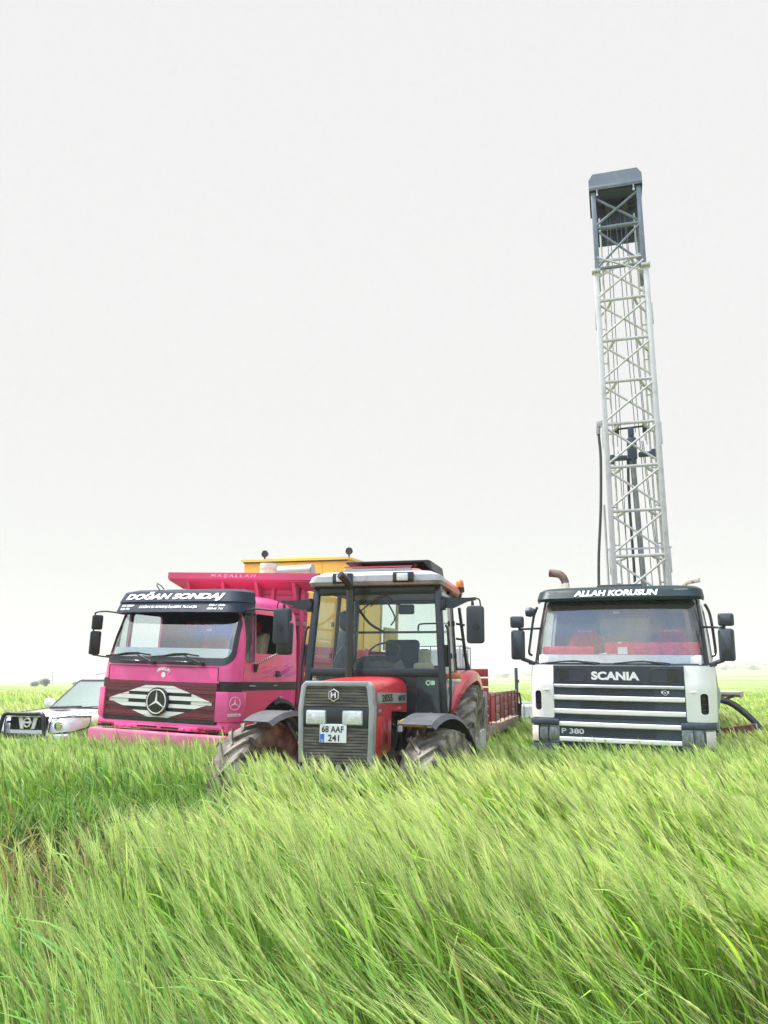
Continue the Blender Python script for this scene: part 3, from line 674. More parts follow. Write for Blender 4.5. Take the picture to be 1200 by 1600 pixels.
# ---------------------------------------------------------------- yellow compressor carried in the tipper body
CP = root('air_compressor', 'yellow compressor housing with two round work lamps carried in the pink tipper body', 'compressor', -3.394, 12.324, 23.86, 1.9)
b = B()
x0, x1, y0, y1, z0, z1 = -1.42, .98, 4.1, 5.75, 1.43, 4.0
b.box(((x0+x1)/2, y0+.02, (z0+z1)/2), (x1-x0, .04, z1-z0)); b.box((x0+.02, (y0+y1)/2, (z0+z1)/2), (.04, y1-y0-.09, z1-z0)); b.box((x1-.02, (y0+y1)/2, (z0+z1)/2), (.04, y1-y0-.09, z1-z0)); b.box(((x0+x1)/2, y1-.02, (z0+z1)/2), (x1-x0, .04, z1-z0))
for x in (-.65, .42): b.box((x, y0-.005, 2.8), (.012, .012, 2.3))
hs = b.done('housing', 'yellow', CP)
b = B(); b.box((x1+.004, 4.95, 3.1), (.006, .012, 1.6)); b.box((x1+.004, 5.0, 3.35), (.01, .05, .18)); b.done('panel_gap', 'black', hs)
b = B(); b.box((-.9, y0-.01, 3.66), (.5, .03, .05)); b.done('handle', 'black', hs)
b = B()
b.loft([[(x0-.05, y0-.06, 4.0), (x1+.05, y0-.06, 4.0), (x1+.05, 7.3, 4.0), (x0-.05, 7.3, 4.0)], [(x0-.05, y0-.06, 4.05), (x1+.05, y0-.06, 4.05), (x1+.05, 7.3, 4.05), (x0-.05, 7.3, 4.05)]])
b.loft([[(x0, y0, 4.05), (x1, y0, 4.05), (x1, 7.2, 4.05), (x0, 7.2, 4.05)], [(-.3, y0+.35, 4.16), (-.14, y0+.35, 4.16), (-.14, 6.9, 4.16), (-.3, 6.9, 4.16)]])
b.done('roof', 'yellow', CP)
b = B(); b.box(((x0+x1)/2, y0-.03, 3.985), (x1-x0, .05, .02)); b.done('roof_gutter', 'dark_steel', CP)
b = B(); b.box((x1-.45, 5.85, 2.6), (.04, .1, 2.7)); b.box((x0+.02, 6.5, 2.7), (.04, 1.4, 2.5)); b.box((x0+.8, 7.2, 2.7), (1.6, .04, 2.5)); b.box((-.2, 6.5, 1.46), (2.4, 1.5, .06)); b.done('bay_lining', 'tan', CP)
b = B(); b.box((-.3, 6.4, 2.3), (1.0, .9, 1.6), .08); b.cyl((.3, 6.2, 2.2), (.3, 6.2, 3.2), .22); b.tube([(.2, 6.1, 3.2), (.4, 6.3, 3.4), (.5, 6.6, 3.1)], .06, sub=4); b.done('engine', 'dark_steel', CP)
b = B(); b.box((x1-.1, 6.55, 2.55), (.04, .7, .5)); b.box((x1-.1, 6.0, 2.9), (.05, .06, 1.6)); b.box((x1-.1, 6.9, 2.9), (.05, .06, 1.6)); b.done('bay_frame', 'tan', CP)
b = B(); b.loft([[(x1+.02, 5.9, 3.98), (x1+.02, 7.25, 3.98), (x1+.04, 7.25, 4.0), (x1+.04, 5.9, 4.0)], [(x1+1.0, 5.9, 3.56), (x1+1.0, 7.25, 3.56), (x1+1.02, 7.25, 3.59), (x1+1.02, 5.9, 3.59)]]); b.done('raised_flap', 'tan', CP)
b = B(); b.box((-.2, 3.25, 2.3), (2.1, 1.6, 1.9), .03); b.done('front_hood', 'yellow', CP)
b = B(); b.cyl((.12, 3.0, 3.64), (.82, 3.0, 3.66), .11, seg=20); b.cyl((.825, 3.0, 3.66), (.83, 3.0, 3.66), .095, seg=20); b.box((.3, 3.0, 3.4), (.08, .1, .4)); b.box((.7, 3.0, 3.4), (.08, .1, .4)); b.done('exhaust_silencer', 'galv', CP)
b = B(); b.cyl((-.12, 3.0, 3.24), (-.12, 3.0, 3.80), .17, seg=24); b.cyl((-.12, 3.0, 3.70), (-.12, 3.0, 3.74), .178, seg=24); b.done('air_intake', 'orange_white', CP)
for x in (-1.0, .96):
    lp = part('work_lamp', CP)
    b = B(); b.cyl((x, 4.2, 4.02), (x, 4.2, 4.13), .018, seg=8); b.box((x, 4.2, 4.04), (.08, .06, .03)); b.done('lamp_stem', 'black', lp)
    b = B(); b.lathe([(0, .07), (.05, .06), (.075, .0), (.075, -.02), (0, -.02)], 'y', (x, 4.2, 4.185), 20); b.done('lamp_head', 'black', lp)

# ---------------------------------------------------------------- drilling rig truck
SN = root('drilling_rig', 'white truck with dark green visor carrying a tall raised drilling mast', 'drilling rig', 3.177, 11.243, 23.24, .91)
snr = [(.70, 1.17, .06, 1.85, .2, .08, .07), (1.05, 1.20, .02, 1.85, .2, .08, .08), (1.56, 1.215, 0, 1.85, .22, .1, .08), (1.86, 1.205, .03, 1.85, .24, .1, .09),
       (2.3, 1.165, .15, 1.84, .24, .12, .10), (2.78, 1.10, .32, 1.82, .24, .14, .10), (2.88, 1.07, .38, 1.8, .26, .18, .1), (2.95, 1.0, .48, 1.74, .28, .2, .08), (2.99, .8, .68, 1.55, .3, .2, .05), (3.0, .55, .9, 1.3, .3, .2, 0)]
sn = Shell(snr)
ws = rpoly([(-1.155, 1.875), (1.155, 1.875), (1.07, 2.79), (-1.07, 2.79)], [.06, .06, .04, .04])
ws_o = rpoly([(-1.19, 1.85), (1.19, 1.85), (1.10, 2.82), (-1.10, 2.82)], .05)
c_ws = lambda: cutter(ws, 'xz', -.3, .62)
swin = rpoly([(.52, 1.95), (1.45, 1.95), (1.45, 2.66), (.68, 2.66)], .07)
c_sw = lambda s: cutter(swin, 'yz', .8, 1.6) if s > 0 else cutter(swin, 'yz', -1.6, -.8)
c_rw2 = lambda: cutter(rpoly([(-.46, 2.17), (.30, 2.17), (.30, 2.63), (-.46, 2.63)], .06), 'xz', 1.6, 2.1)
def arch2(s, r=.66): 
    return cutter([(1.42+r*math.cos(t*math.pi/20), .58+r*math.sin(t*math.pi/20)) for t in range(-20, 20)], 'yz', .7*s, 1.6*s)
sn.skin('cab', ['white', 'cabin_grey'], SN, 0, .04, cut=[c_ws(), c_sw(1), c_sw(-1), c_rw2(), arch2(1), arch2(-1)])
sn.skin('windscreen', 'dusty_glass', SN, -.008, .005, keep=[c_ws()], z0=1.8, z1=2.9, cap=False)
sn.skin('windscreen_frame', 'charcoal', SN, .006, .03, keep=[cutter(ws_o, 'xz', -.3, .6)], cut=[c_ws()], z0=1.8, z1=2.9, cap=False)
b = B(); b.prism(rpoly([(-.46, 2.17), (.30, 2.17), (.30, 2.63), (-.46, 2.63)], .06), 'xz', 1.80, 1.805); b.done('rear_window', 'rear_reflection', SN)
b = B(); b.tube([(x, 1.775, z) for x, z in rpoly([(-.48, 2.15), (.32, 2.15), (.32, 2.65), (-.48, 2.65)], .07)]+[(-.48, 1.775, 2.3)], .016); b.done('rear_window_seal', 'frame_grey', SN)
for s in (1, -1):
    dr = sn.skin('door', 'white', SN, .006, .012, keep=[cutter(rpoly([(.36, 1.12), (1.55, 1.12), (1.55, 2.74), (.55, 2.74), (.36, 2.0)], .05), 'yz', .8*s, 1.6*s)], cut=[c_sw(s), arch2(s, .67)], cap=False)
    sn.skin('window_pane', 'glass', dr, -.015, .005, keep=[c_sw(s)], cap=False, z0=1.9, z1=2.7)
    sn.skin('window_seal', 'gloss_black', dr, .012, .014, keep=[cutter(rpoly([(.46, 1.90), (1.5, 1.90), (1.5, 2.71), (.64, 2.71)], .07), 'yz', .8*s, 1.6*s)], cut=[c_sw(s)], cap=False, z0=1.85, z1=2.76)
    b = B(); b.tube([(s*1.17, .42, 2.70), (s*1.23, .42, 2.55), (s*1.265, .33, 2.2), (s*1.27, .26, 2.02), (s*1.22, .25, 1.98)], .02, sub=4); b.done('grab_rail', 'gloss_black', SN)
    # white corner fairing with black slot
    fp = rpoly([(s*.875, 1.115), (s*1.40, 1.115), (s*1.40, 1.83), (s*.875, 1.845)], .03)
    slot = rpoly([(s*1.055, 1.215), (s*1.15, 1.215), (s*1.15, 1.485), (s*1.055, 1.485)], .046, 6)
    fa = sn.skin('corner_fairing', 'white', SN, .045, .06, keep=[cutter(fp, 'xz', -.4, .33)], cut=[cutter(slot, 'xz', -.5, .2)], z0=1.05, z1=1.9, cap=False, ang=40)
    sn.skin('air_slot', 'gloss_black', fa, .012, .02, keep=[cutter(rpoly([(s*1.04, 1.2), (s*1.165, 1.2), (s*1.165, 1.5), (s*1.04, 1.5)], .05), 'xz', -.5, .3)], z0=1.1, z1=1.6, cap=False)
    b = B()
    for k in range(3): b.box((s*1.10, .10, 1.27+k*.075), (.11, .05, .008), rot=(0, 0, s*R(25)))
    b.done('slot_fin', 'charcoal', fa)
    b = B(); b.box((s*1.02, .02, 1.50), (.16, .016, .02), .006, (0, 0, s*R(18))); 
    b.done('fairing_lip', 'white', fa)
    # step and headlamp block below the fairing
    b = B(); b.prism([(s*.80, -.06), (s*1.10, -.02), (s*1.23, .12), (s*1.24, .6), (s*.80, .6)], 'xy', 1.025, 1.10, bev=.012); b.prism([(s*.80, -.05), (s*1.08, -.01), (s*1.20, .12), (s*1.21, .6), (s*.80, .6)], 'xy', .50, .775, bev=.012); b.done('bumper_corner', 'slate', SN)
    hl = part('headlight', SN)
    b = B(); b.prism([(s*.80, -.03), (s*1.09, .01), (s*1.20, .13), (s*1.20, .4), (s*.80, .4)], 'xy', .78, 1.022, bev=.01); b.done('lamp_body', 'dim_lens', hl)
    b = B(); b.prism([(s*1.10, -.005), (s*1.215, .12), (s*1.215, .24), (s*1.12, .12)], 'xy', .79, 1.0, bev=.006); b.done('indicator', 'orange_white', hl)
    for xx, yy, ww in ((.885, -.032, .12), (1.02, -.015, .11)):
        b = B(); b.prism(rpoly([(s*xx-ww/2, .82), (s*xx+ww/2, .82), (s*xx+ww/2, .985), (s*xx-ww/2, .985)], .03), 'xz', yy-.006, yy+.03, bev=.005); b.done('reflector', 'headglass', hl)
    b = B(); b.box((s*.95, -.03, .90), (.012, .02, .24)); b.box((s*1.08, -.01, .90), (.012, .02, .24)); b.done('lamp_divider', 'charcoal', hl)
    b = B(); b.lathe([(.66, s*1.0), (.67, s*1.225), (.62, s*1.23), (.61, s*1.0)], 'x', (0, 1.42, .58), 28, arc=(-math.pi/2, math.pi/2)); b.done('wheel_arch', 'charcoal', SN)
    road_wheel(SN, s*1.03, 1.42, .5, .3, s)
    for y in (4.9, 6.2): road_wheel(SN, s*1.03, y, .5, .28, s, True)
# dark nose panel with lettering, grille bars
b = B()
def bowed(x, off=0): return .08*(x/1.215)**2+off
def bowbar(b, hwid, z0, z1, off, th=.03, n=14, bev=True):
    lo = []
    for i in range(n+1):
        x = -hwid+2*hwid*i/n; y = bowed(x, off); c = .012 if bev else 0
        lo.append([(x, y+c, z0), (x, y, z0+c), (x, y, z1-c), (x, y+c, z1), (x, y+th, z1), (x, y+th, z0)])
    b.loft(lo)
bowbar(b, .87, 1.585, 1.845, -.035); npn = b.done('nose_panel', 'charcoal', SN)
b = B(); bowbar(b, .87, 1.10, 1.58, -.01, .03, bev=False); bowbar(b, .80, .74, 1.11, -.03, .03, bev=False); gb = b.done('grille', 'slate', SN)
b = B(); bowbar(b, .865, 1.535, 1.578, -.05, .04); b.done('grille_bar', 'silver', gb)
for hw_, z0, z1, off in ((.865, 1.365, 1.428, -.055), (.865, 1.178, 1.243, -.055), (.80, 1.01, 1.07, -.075), (.80, .805, .868, -.075)):
    b = B(); bowbar(b, hw_, z0, z1, off, .05); b.done('grille_bar', 'white', gb)
b = B()
for zc, zh in ((1.485, .045), (1.305, .045), (1.115, .025), (.94, .05)):
    nz = max(2, int(zh*2/.022))
    for i in range(nz):
        for k in range(38):
            x = -.5+k*.026+(.013 if i % 2 else 0); z = zc-zh+zh*2*(i+.5)/nz
            b.cyl((x, bowed(x, -.014 if z > 1.1 else -.034), z), (x, bowed(x, -.011 if z > 1.1 else -.031), z), .009, seg=6)
b.done('mesh_holes', 'ink', gb)
for s in (1, -1):   # recesses beside the name
    b = B(); b.prism(rpoly([(s*.58, 1.645), (s*.79, 1.645), (s*.81, 1.785), (s*.60, 1.785)], .04), 'xz', -.012, .03); o = b.done('intake', 'gloss_black', npn)
    b = B(); P = rpoly([(s*.40, 1.63), (s*.84, 1.63), (s*.85, 1.80), (s*.46, 1.80)], .05); b.tube([(x, bowed(x, -.036), z) for x, z in P]+[(P[0][0], bowed(P[0][0], -.036), P[0][1])], .005, 6); b.done('intake_rim', 'charcoal', npn)
text('SCANIA', .64, .115, (-.02, 0, 1.70), (90, 0, 0), 'lettering', npn, bold=.045, ext=.006, warp=lambda x, y, z: (x, bowed(x, -.037), z))
text('P 380', .31, .07, (-.62, 0, .945), (90, 0, 0), 'lettering', gb, bold=.02, ext=.006, warp=lambda x, y, z: (x, bowed(x, -.032), z))
b = B(); b.lathe([(.028, -.004), (.034, -.004), (.034, .004), (.028, .004), (.028, -.004)], 'y', (.62, 0, 1.487), 20); b.box((.58, 0, 1.493), (.02, .008, .035), .004); b.box((.66, 0, 1.493), (.02, .008, .035), .004); b.box((.62, 0, 1.487), (.02, .008, .02), .004); b.done('emblem', 'lettering', gb)
b = B(); bowbar(b, .78, .60, .79, .0, .1); b.done('lower_bumper', 'charcoal', SN)
# visor
vs = [(2.755, 1.16, .15, .95, .22, .05, .10), (2.80, 1.17, .14, .95, .22, .05, .10), (2.915, 1.15, .20, .95, .24, .05, .10), (2.955, 1.10, .27, .95, .26, .05, .09), (2.975, 1.02, .40, .95, .28, .05, .08)]
vsh = Shell(vs, dz=.025)
sv = vsh.skin('sun_visor', 'green_visor', SN, 0, .02, keep=[cutter([(-2, -1), (2, -1), (2, .5), (-2, .5)], 'xy', 2.5, 3.2)])
text('ALLAH KORUSUN', 1.16, .088, (0, 0, 2.862), (90, 0, 0), 'lettering', sv, shear=.18, bold=.045, warp=lambda x, y, z: (x, vy(z, x, vs), z))
M['faint'] = mat('faint lettering', (.30, .34, .34), .5)
for x in (-.92, .88):
    b = B()
    for k in range(9): b.box((x-.08+k*.02, vy(2.895, x-.08+k*.02, vs, .003), 2.895), (.015, .004, .022))
    b.done('sticker', 'faint', sv)
sn.skin('top_tint', 'gloss_black', SN, -.016, .004, keep=[cutter([(-1.1, 2.70), (1.1, 2.70), (1.1, 2.85), (-1.1, 2.85)], 'xz', -.3, .62)], z0=2.6, z1=2.9, cap=False)
b = B(); b.box((0, 1.0, 3.015), (.66, .6, .05), .02); b.done('roof_hatch', 'black', SN)
# interior
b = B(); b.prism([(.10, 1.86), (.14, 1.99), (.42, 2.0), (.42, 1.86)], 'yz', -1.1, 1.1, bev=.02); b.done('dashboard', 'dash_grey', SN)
sn.skin('windscreen_band', 'dash_grey', SN, -.03, .006, keep=[cutter([(-1.12, 1.87), (1.12, 1.87), (1.11, 1.99), (-1.11, 1.99)], 'xz', -.4, .55)], z0=1.8, z1=2.1, cap=False)  # pale band painted in for the dashboard's reflection in the lower glass
b = B(); b.box((-.70, .34, 2.05), (.74, .2, .12), .03); b.box((.45, .34, 2.08), (1.27, .22, .18), .04); b.done('dashboard_cloth', 'seat_red', SN)
b = B(); b.prism([(-.28, 2.0), (-.02, 2.0), (.06, 2.16), (.02, 2.18), (-.1, 2.04)], 'xz', .24, .26); b.prism([(-.0, 2.0), (.13, 2.0), (.13, 2.1), (.0, 2.1)], 'xz', .22, .24); b.done('papers', 'paper', SN)
b = B(); b.box((0, 1.0, 1.25), (2.2, 1.4, .06)); b.done('cab_floor', 'cabin_grey', SN)
for x in (-.62, .66):
    st = part('cab_seat', SN)
    b = B(); b.box((x, 1.0, 1.75), (.52, .5, .18), .05); b.loft([[(x-.27, 1.2, 1.8), (x+.27, 1.2, 1.8), (x+.27, 1.34, 1.8), (x-.27, 1.34, 1.8)], [(x-.26, 1.25, 2.15), (x+.26, 1.25, 2.15), (x+.26, 1.4, 2.15), (x-.26, 1.4, 2.15)], [(x-.16, 1.3, 2.42), (x+.16, 1.3, 2.42), (x+.16, 1.42, 2.42), (x-.16, 1.42, 2.42)]]); b.done('cushion', 'seat_red', st, ang=60)
    text('SCANIA', .22, .03, (x, 1.285, 2.385), (90-10, 0, 0), 'lettering', st, bold=.02)
b = B(); b.lathe([(.215, -.012), (.228, 0), (.215, .012), (.203, 0), (.215, -.012)], 'z', seg=32); b.box((0, 0, -.02), (.4, .03, .015)); b.done('steering_wheel', 'black', SN, loc=(.66, .55, 2.0), rot=(R(30), 0, 0))
b = B(); b.box((-.02, .40, 2.60), (.09, .02, .035), .01); b.done('screen_sticker', 'orange_white', SN)
# wipers
for x0, x1 in ((-1.0, -.18), (-.03, .74)):
    wp = part('wiper', SN)
    f = lambda x: vy(1.9, x, snr, .03)
    b = B(); b.tube([(x0, f(x0), 1.875), (x0+.25*(x1-x0), f(x0+.25*(x1-x0)), 1.89), (x0+.5*(x1-x0), f((x0+x1)/2), 1.90), (x0+.8*(x1-x0), f(x0+.8*(x1-x0)), 1.87), (x1, f(x1), 1.835)], [.006, .009, .012, .015, .015], sub=3); b.done('wiper_arm', 'gloss_black', wp)
    b = B(); b.tube([(x0+t*(x1-x0), f(x0+t*(x1-x0)), 1.868+.028*math.sin(math.pi*t)) for t in (0, .2, .4, .6, .8, .95)], .009); b.done('wiper_blade', 'gloss_black', wp)
# mirrors
for s in (1, -1):
    mr_ = part('mirror', SN)
    xo = 1.40*s
    mirror(mr_, (xo+s*.02, .2, 2.13), .2, .43, .12, -s*8, 'charcoal'); mirror(mr_, (xo+s*.03, .2, 2.465), .2, .17, .11, -s*8, 'charcoal')
    b = B(); b.tube([(s*1.13, .38, 2.38), (xo, .22, 2.36)], .016); b.tube([(xo, .22, 2.30), (xo, .22, 2.42)], .02); b.tube([(xo-s*.03, .2, 1.93), (s*1.27, .24, 1.895), (s*1.2, .28, 1.86)], .028, sub=3); b.box((s*1.235, .27, 1.87), (.09, .08, .05), .015); b.done('mirror_arm', 'charcoal', mr_)
    if s < 0:
        b = B(); b.lathe([(0, -.10), (.06, -.085), (.075, -.02), (.05, .05), (0, .08)], 'x', (-1.24, .34, 2.62), 16); b.done('kerb_mirror', 'charcoal', mr_)
# exhaust stacks behind the cab
for s, x, zb, pts in ((-1, -1.05, 2.6, [(-1.05, 2.1, 2.3), (-1.05, 2.1, 3.12), (-1.05, 2.1, 3.24), (-1.09, 2.1, 3.34), (-1.17, 2.1, 3.40), (-1.32, 2.1, 3.42)]), (1, .8, 2.6, [(.80, 2.1, 2.3), (.80, 2.1, 3.10), (.84, 2.1, 3.18), (.92, 2.1, 3.215), (1.08, 2.1, 3.24)])):
    ex = part('exhaust_stack', SN)
    cutp = 3 if s < 0 else 2
    b = B(); b.tube(pts[:cutp], .065 if s < 0 else .05, 16, sub=3); b.done('pipe', 'stack', ex)
    b = B(); b.tube(pts[cutp-1:], .066 if s < 0 else .051, 16, sub=5); b.done('bend', 'rust' if s < 0 else 'stack', ex)
# chassis and deck
b = B()
for x in (-.42, .42): b.box((x, 4.4, .90), (.09, 7.6, .26))
b.box((0, 4.9, 1.12), (2.3, 5.4, .10)); b.box((.9, 3.0, .78), (.5, 1.0, .5), .06); b.box((-.9, 3.0, .78), (.5, 1.0, .5), .06); b.box((0, 3.2, 1.6), (1.5, 1.3, .9), .05); b.cyl((-.9, 2.6, 1.6), (.9, 2.6, 1.6), .25)
b.done('deck', 'dark_steel', SN)
b = B(); b.box((-.95, 4.5, 1.5), (.35, 1.6, .6), .03); b.cyl((.3, 4.5, 1.2), (.3, 4.5, 2.1), .3); b.done('mud_pump', 'steel', SN)
b = B(); b.box((1.28, 4.45, 1.44), (.62, 1.0, .06), .008); b.box((1.28, 4.45, 1.40), (.60, .9, .05)); b.box((1.58, 3.96, 1.43), (.06, .03, .08)); b.done('side_platform', 'plank_grey', SN)
b = B(); b.bar((1.45, 4.0, 1.39), (1.1, 4.0, 1.26), .05, .04); b.done('platform_brace', 'dark_steel', SN)
b = B(); b.tube([(1.235, .45, 1.9), (1.245, .47, 1.78), (1.235, .46, 1.60), (1.24, .48, 1.35), (1.23, .5, 1.0)], .012, sub=3); b.tube([(1.235, .55, 1.86), (1.26, .56, 1.6), (1.25, .55, 1.3), (1.25, .56, .95)], .012, sub=3); b.tube([(1.25, .62, 1.56), (1.275, .63, 1.48), (1.25, .62, 1.35)], .03); b.done('side_pipe', 'galv', SN)
# hydraulic jacks
for s in (1, -1):
    b = B(); b.box((s*1.0, 7.3, .95), (.18, .18, .8)); b.cyl((s*1.0, 7.3, .05), (s*1.0, 7.3, .6), .05); b.cyl((s*1.0, 7.3, 0), (s*1.0, 7.3, .05), .2); b.done('jack', 'steel', SN)

M['rod_grey'] = mat('drill pipe grey', (.26,.27,.28), .5, .1, 0, (.18,.18,.18), 4)
# raised lattice mast, its own frame on the rig
MS = part('mast', SN)
def rel(parent, wx, wy, phi, roll=0, z=0):
    """local transform of a frame given in world terms under an unparented root"""
    bpy.context.view_layer.update()
    m = Matrix.Translation((wx, wy, z)) @ Euler((0, R(roll), -R(phi))).to_matrix().to_4x4()
    return parent.matrix_world.inverted() @ m
bpy.context.view_layer.update()
MS.matrix_local = rel(SN, 5.44, 16.84, 16, -.02, -.1)
W2, DP = .545, 1.0       # half width, depth
zb, zm, zt = 1.3, 11.0, 13.0
bays = [2.36+.985*k for k in range(10)]  # horizontals every bay
legs = []
for sx_ in (-1, 1):
    for yy in (0, DP):
        b = B(); rr = .075 if yy == 0 else .06
        b.box((sx_*W2, yy, (zb+zm)/2), (rr*1.6, rr*1.6, zm-zb), .02)
        if yy == 0:
            b.box((sx_*W2, -.02, zm-.02), (.2, .2, .06), .01)
            for z in (4.2, 7.0, 9.8): b.box((sx_*(W2+.07), -.02, z), (.03, .05, .5), .005)
        b.done('mast_leg', 'mast_white', MS)
        b = B(); b.box((sx_*(W2-.035), yy, (zm+zt)/2), (.11, .11, zt-zm), .015); b.done('inner_leg', 'mast_grey', MS)
M['mast_inner'] = M['mast_white']
for i, z in enumerate(bays):
    g = z > zm-.3
    b = B(); b.cyl((-W2, -.02, z), (W2, -.02, z), .036, seg=10)
    for sx_ in (-1, 1): b.tube([(sx_*W2, .9, z+.02), (sx_*(W2-.22), .35, z+.0), (sx_*(W2-.3), .0, z+.0)], .035, 8)
    b.cyl((-W2, 0+DP, z-.06), (-W2+.0, 0, z-.06), .03, seg=8); b.cyl((W2, DP, z-.06), (W2, 0, z-.06), .03, seg=8)
    b.done('cross_bar', 'mast_white', MS)
for i in range(len(bays)):
    z0 = bays[i]; z1 = bays[i+1] if i+1 < len(bays) else zm-.05
    for sg in (-1, 1):
        b = B(); b.cyl((sg*(W2-.04), -.02+.02*sg, z0+.10), (-sg*(W2-.04), -.02+.02*sg, z1-.10), .026, seg=8); b.done('brace', 'mast_white', MS)
    b = B(); b.cyl((-W2, .06, z0+.1), (-W2, DP-.06, z1-.1), .019, seg=8); b.cyl((W2, .06, z1-.1), (W2, DP-.06, z0+.1), .019, seg=8); b.done('side_brace', 'mast_white', MS)
b = B(); b.cyl((-W2, -.02, zb+.2), (W2, -.02, zb+.2), .05); b.done('cross_bar', 'mast_white', MS)
for sg in (-1, 1):
    b = B(); b.cyl((sg*(W2-.04), -.02+.02*sg, bays[0]-.1), (-sg*(W2-.04), -.02+.02*sg, zb+.25), .031, seg=8); b.done('brace', 'mast_white', MS)
ub = [zm+.05, 12.08, zt-.3]
for i, z in enumerate(ub[:2]):
    b = B(); b.cyl((-W2+.04, -.01, z), (W2-.04, -.01, z), .04, seg=10); b.done('cross_bar', 'mast_grey', MS)
for z0, z1 in ((zm+.1, 12.04), (12.14, 12.88)):
    for sg in (-1, 1):
        b = B(); b.cyl((sg*(W2-.06), -.01+.02*sg, z0), (-sg*(W2-.06), -.01+.02*sg, z1), .03, seg=8); b.done('brace', 'mast_grey', MS)
# crown block: hood with chamfered top and a closed back
b = B()
P = [(-.60, 13.02), (.60, 13.02), (.60, 13.28), (.50, 13.43), (-.50, 13.43), (-.60, 13.28)]
b.prism(P, 'xz', -.12, -.09); b.box((0, -.115, 13.08), (1.20, .03, .07), .006)
b.prism(P, 'xz', DP+.06, DP+.09)
b.quad((-.6, -.1, 13.0), (-.6, DP+.08, 13.0), (-.6, DP+.08, 13.28), (-.6, -.1, 13.28)); b.quad((.6, -.1, 13.0), (.6, DP+.08, 13.0), (.6, DP+.08, 13.28), (.6, -.1, 13.28))
b.quad((-.5, -.1, 13.425), (.5, -.1, 13.425), (.5, DP+.08, 13.425), (-.5, DP+.08, 13.425))
for s in (-1, 1): b.quad((s*.6, -.1, 13.28), (s*.5, -.1, 13.425), (s*.5, DP+.08, 13.425), (s*.6, DP+.08, 13.28))
cb = b.done('crown_block', 'mast_grey', MS)
M['crown_dark'] = mat('crown dark blue grey', (.035, .055, .085), .5, 0, 0, (.06, .08, .11), 5)
b = B(); b.box((0, DP+.03, 12.60), (1.1, .03, .84)); b.box((0, .5, 13.01), (1.12, 1.1, .03)); b.box((0, .62, 12.68), (1.08, .03, .62)); b.done('crown_plate', 'crown_dark', MS)  # middle plate added as dark fill for the shaded inside of the hood
b = B(); b.lathe([(.12, -.05), (.2, -.06), (.17, 0), (.2, .06), (.12, .05)], 'x', (-.2, .5, 12.85), 24); b.lathe([(.12, -.05), (.2, -.06), (.17, 0), (.2, .06), (.12, .05)], 'x', (.2, .5, 12.85), 24); b.cyl((-.5, .5, 12.85), (.5, .5, 12.85), .03); b.done('sheave', 'dark_steel', MS)
for x in (-.42, .40):
    b = B(); b.cyl((x, -.11, 13.02), (x, -.11, 12.90), .014, seg=6); b.box((x, -.11, 12.88), (.05, .04, .05), .01); b.done('shackle', 'galv', MS)
# guide rails, rungs, drill head
for s in (-1, 1):
    b = B(); xr = s*(W2-.15); b.cyl((xr, .45, zb), (xr, .45, 12.6), .022, seg=8)
    for k in range(12): b.cyl((xr, .45, 2.1+k*.85), (s*W2, .45+.0, 2.1+k*.85), .018, seg=6)
    b.done('guide_rail', 'mast_white', MS)
b = B()
b.box((0, .45, 6.82), (.21, .2, .52), .05); b.box((0, .45, 7.2), (.13, .16, .25), .04); b.box((-.28, .45, 6.62), (.34, .12, .11), .03); b.box((.30, .45, 6.67), (.34, .12, .11), .03); b.box((-.44, .45, 6.60), (.09, .16, .2), .02); b.box((.45, .45, 6.67), (.09, .16, .2), .02); b.cyl((0, .45, 6.42), (0, .45, 6.6), .085)
b.done('drill_head', 'crown_dark', MS)
b = B(); b.cyl((-.33, .45, 7.3), (.33, .45, 7.33), .024, seg=8)
for x in (-.3, .3): b.box((x, .45, 7.32), (.10, .09, .30), .02)
b.done('travelling_block', 'dark_steel', MS)
b = B(); b.cyl((.12, .45, 1.2), (.0, .45, 6.45), .06, seg=16); b.done('drill_rod', 'rod_grey', MS)
b = B(); b.tube([(-.1, .45, 6.6), (-.13, .42, 5.6), (-.12, .42, 4.0), (-.14, .4, 3.3), (-.22, .4, 2.75), (-.34, .4, 2.35)], .03, sub=5); b.done('head_hose', 'rubber', MS)
for x0, x1, z0, z1 in ((-.22, -.30, 12.8, 6.9), (-.15, -.28, 12.8, 2.0), (.17, .30, 12.8, 7.0), (.08, .27, 12.8, 2.0), (.2, .33, 12.8, 6.9), (.22, .48, 7.0, 2.1), (.25, .43, 7.0, 3.5), (-.02, .1, 12.5, 7.2), (-.30, -.18, 6.8, 2.)):
    b = B(); b.cyl((x0, .5, z0), (x1, .48, z1), .0085, seg=6); b.done('cable', 'cable', MS)
# mud hose looping down the left of the mast
b = B(); b.tube([(-W2-.16, .05, 7.25), (-W2-.15, .05, 7.0), (-W2-.14, .05, 6.5), (-W2-.2, .03, 5.4), (-W2-.30, .0, 4.3), (-W2-.33, -.02, 3.4), (-W2-.27, 0, 2.8), (-W2-.12, .05, 2.3)], .03, 10, sub=6); mh = b.done('mud_hose', 'rubber', MS)
b = B(); b.box((-W2-.12, .05, 7.33), (.14, .1, .16), .02); b.cyl((-W2-.16, .05, 7.1), (-W2-.16, .05, 7.25), .045); b.done('hose_coupling', 'steel', MS)
b = B(); b.cyl((-W2-.13, .12, 1.3), (-W2-.13, .12, 5.5), .03, seg=10); b.done('standpipe', 'mast_white', MS)
b = B(); b.box((0, -.03, 4.48), (1.3, .03, .035)); b.done('tie_strap', 'galv', MS)

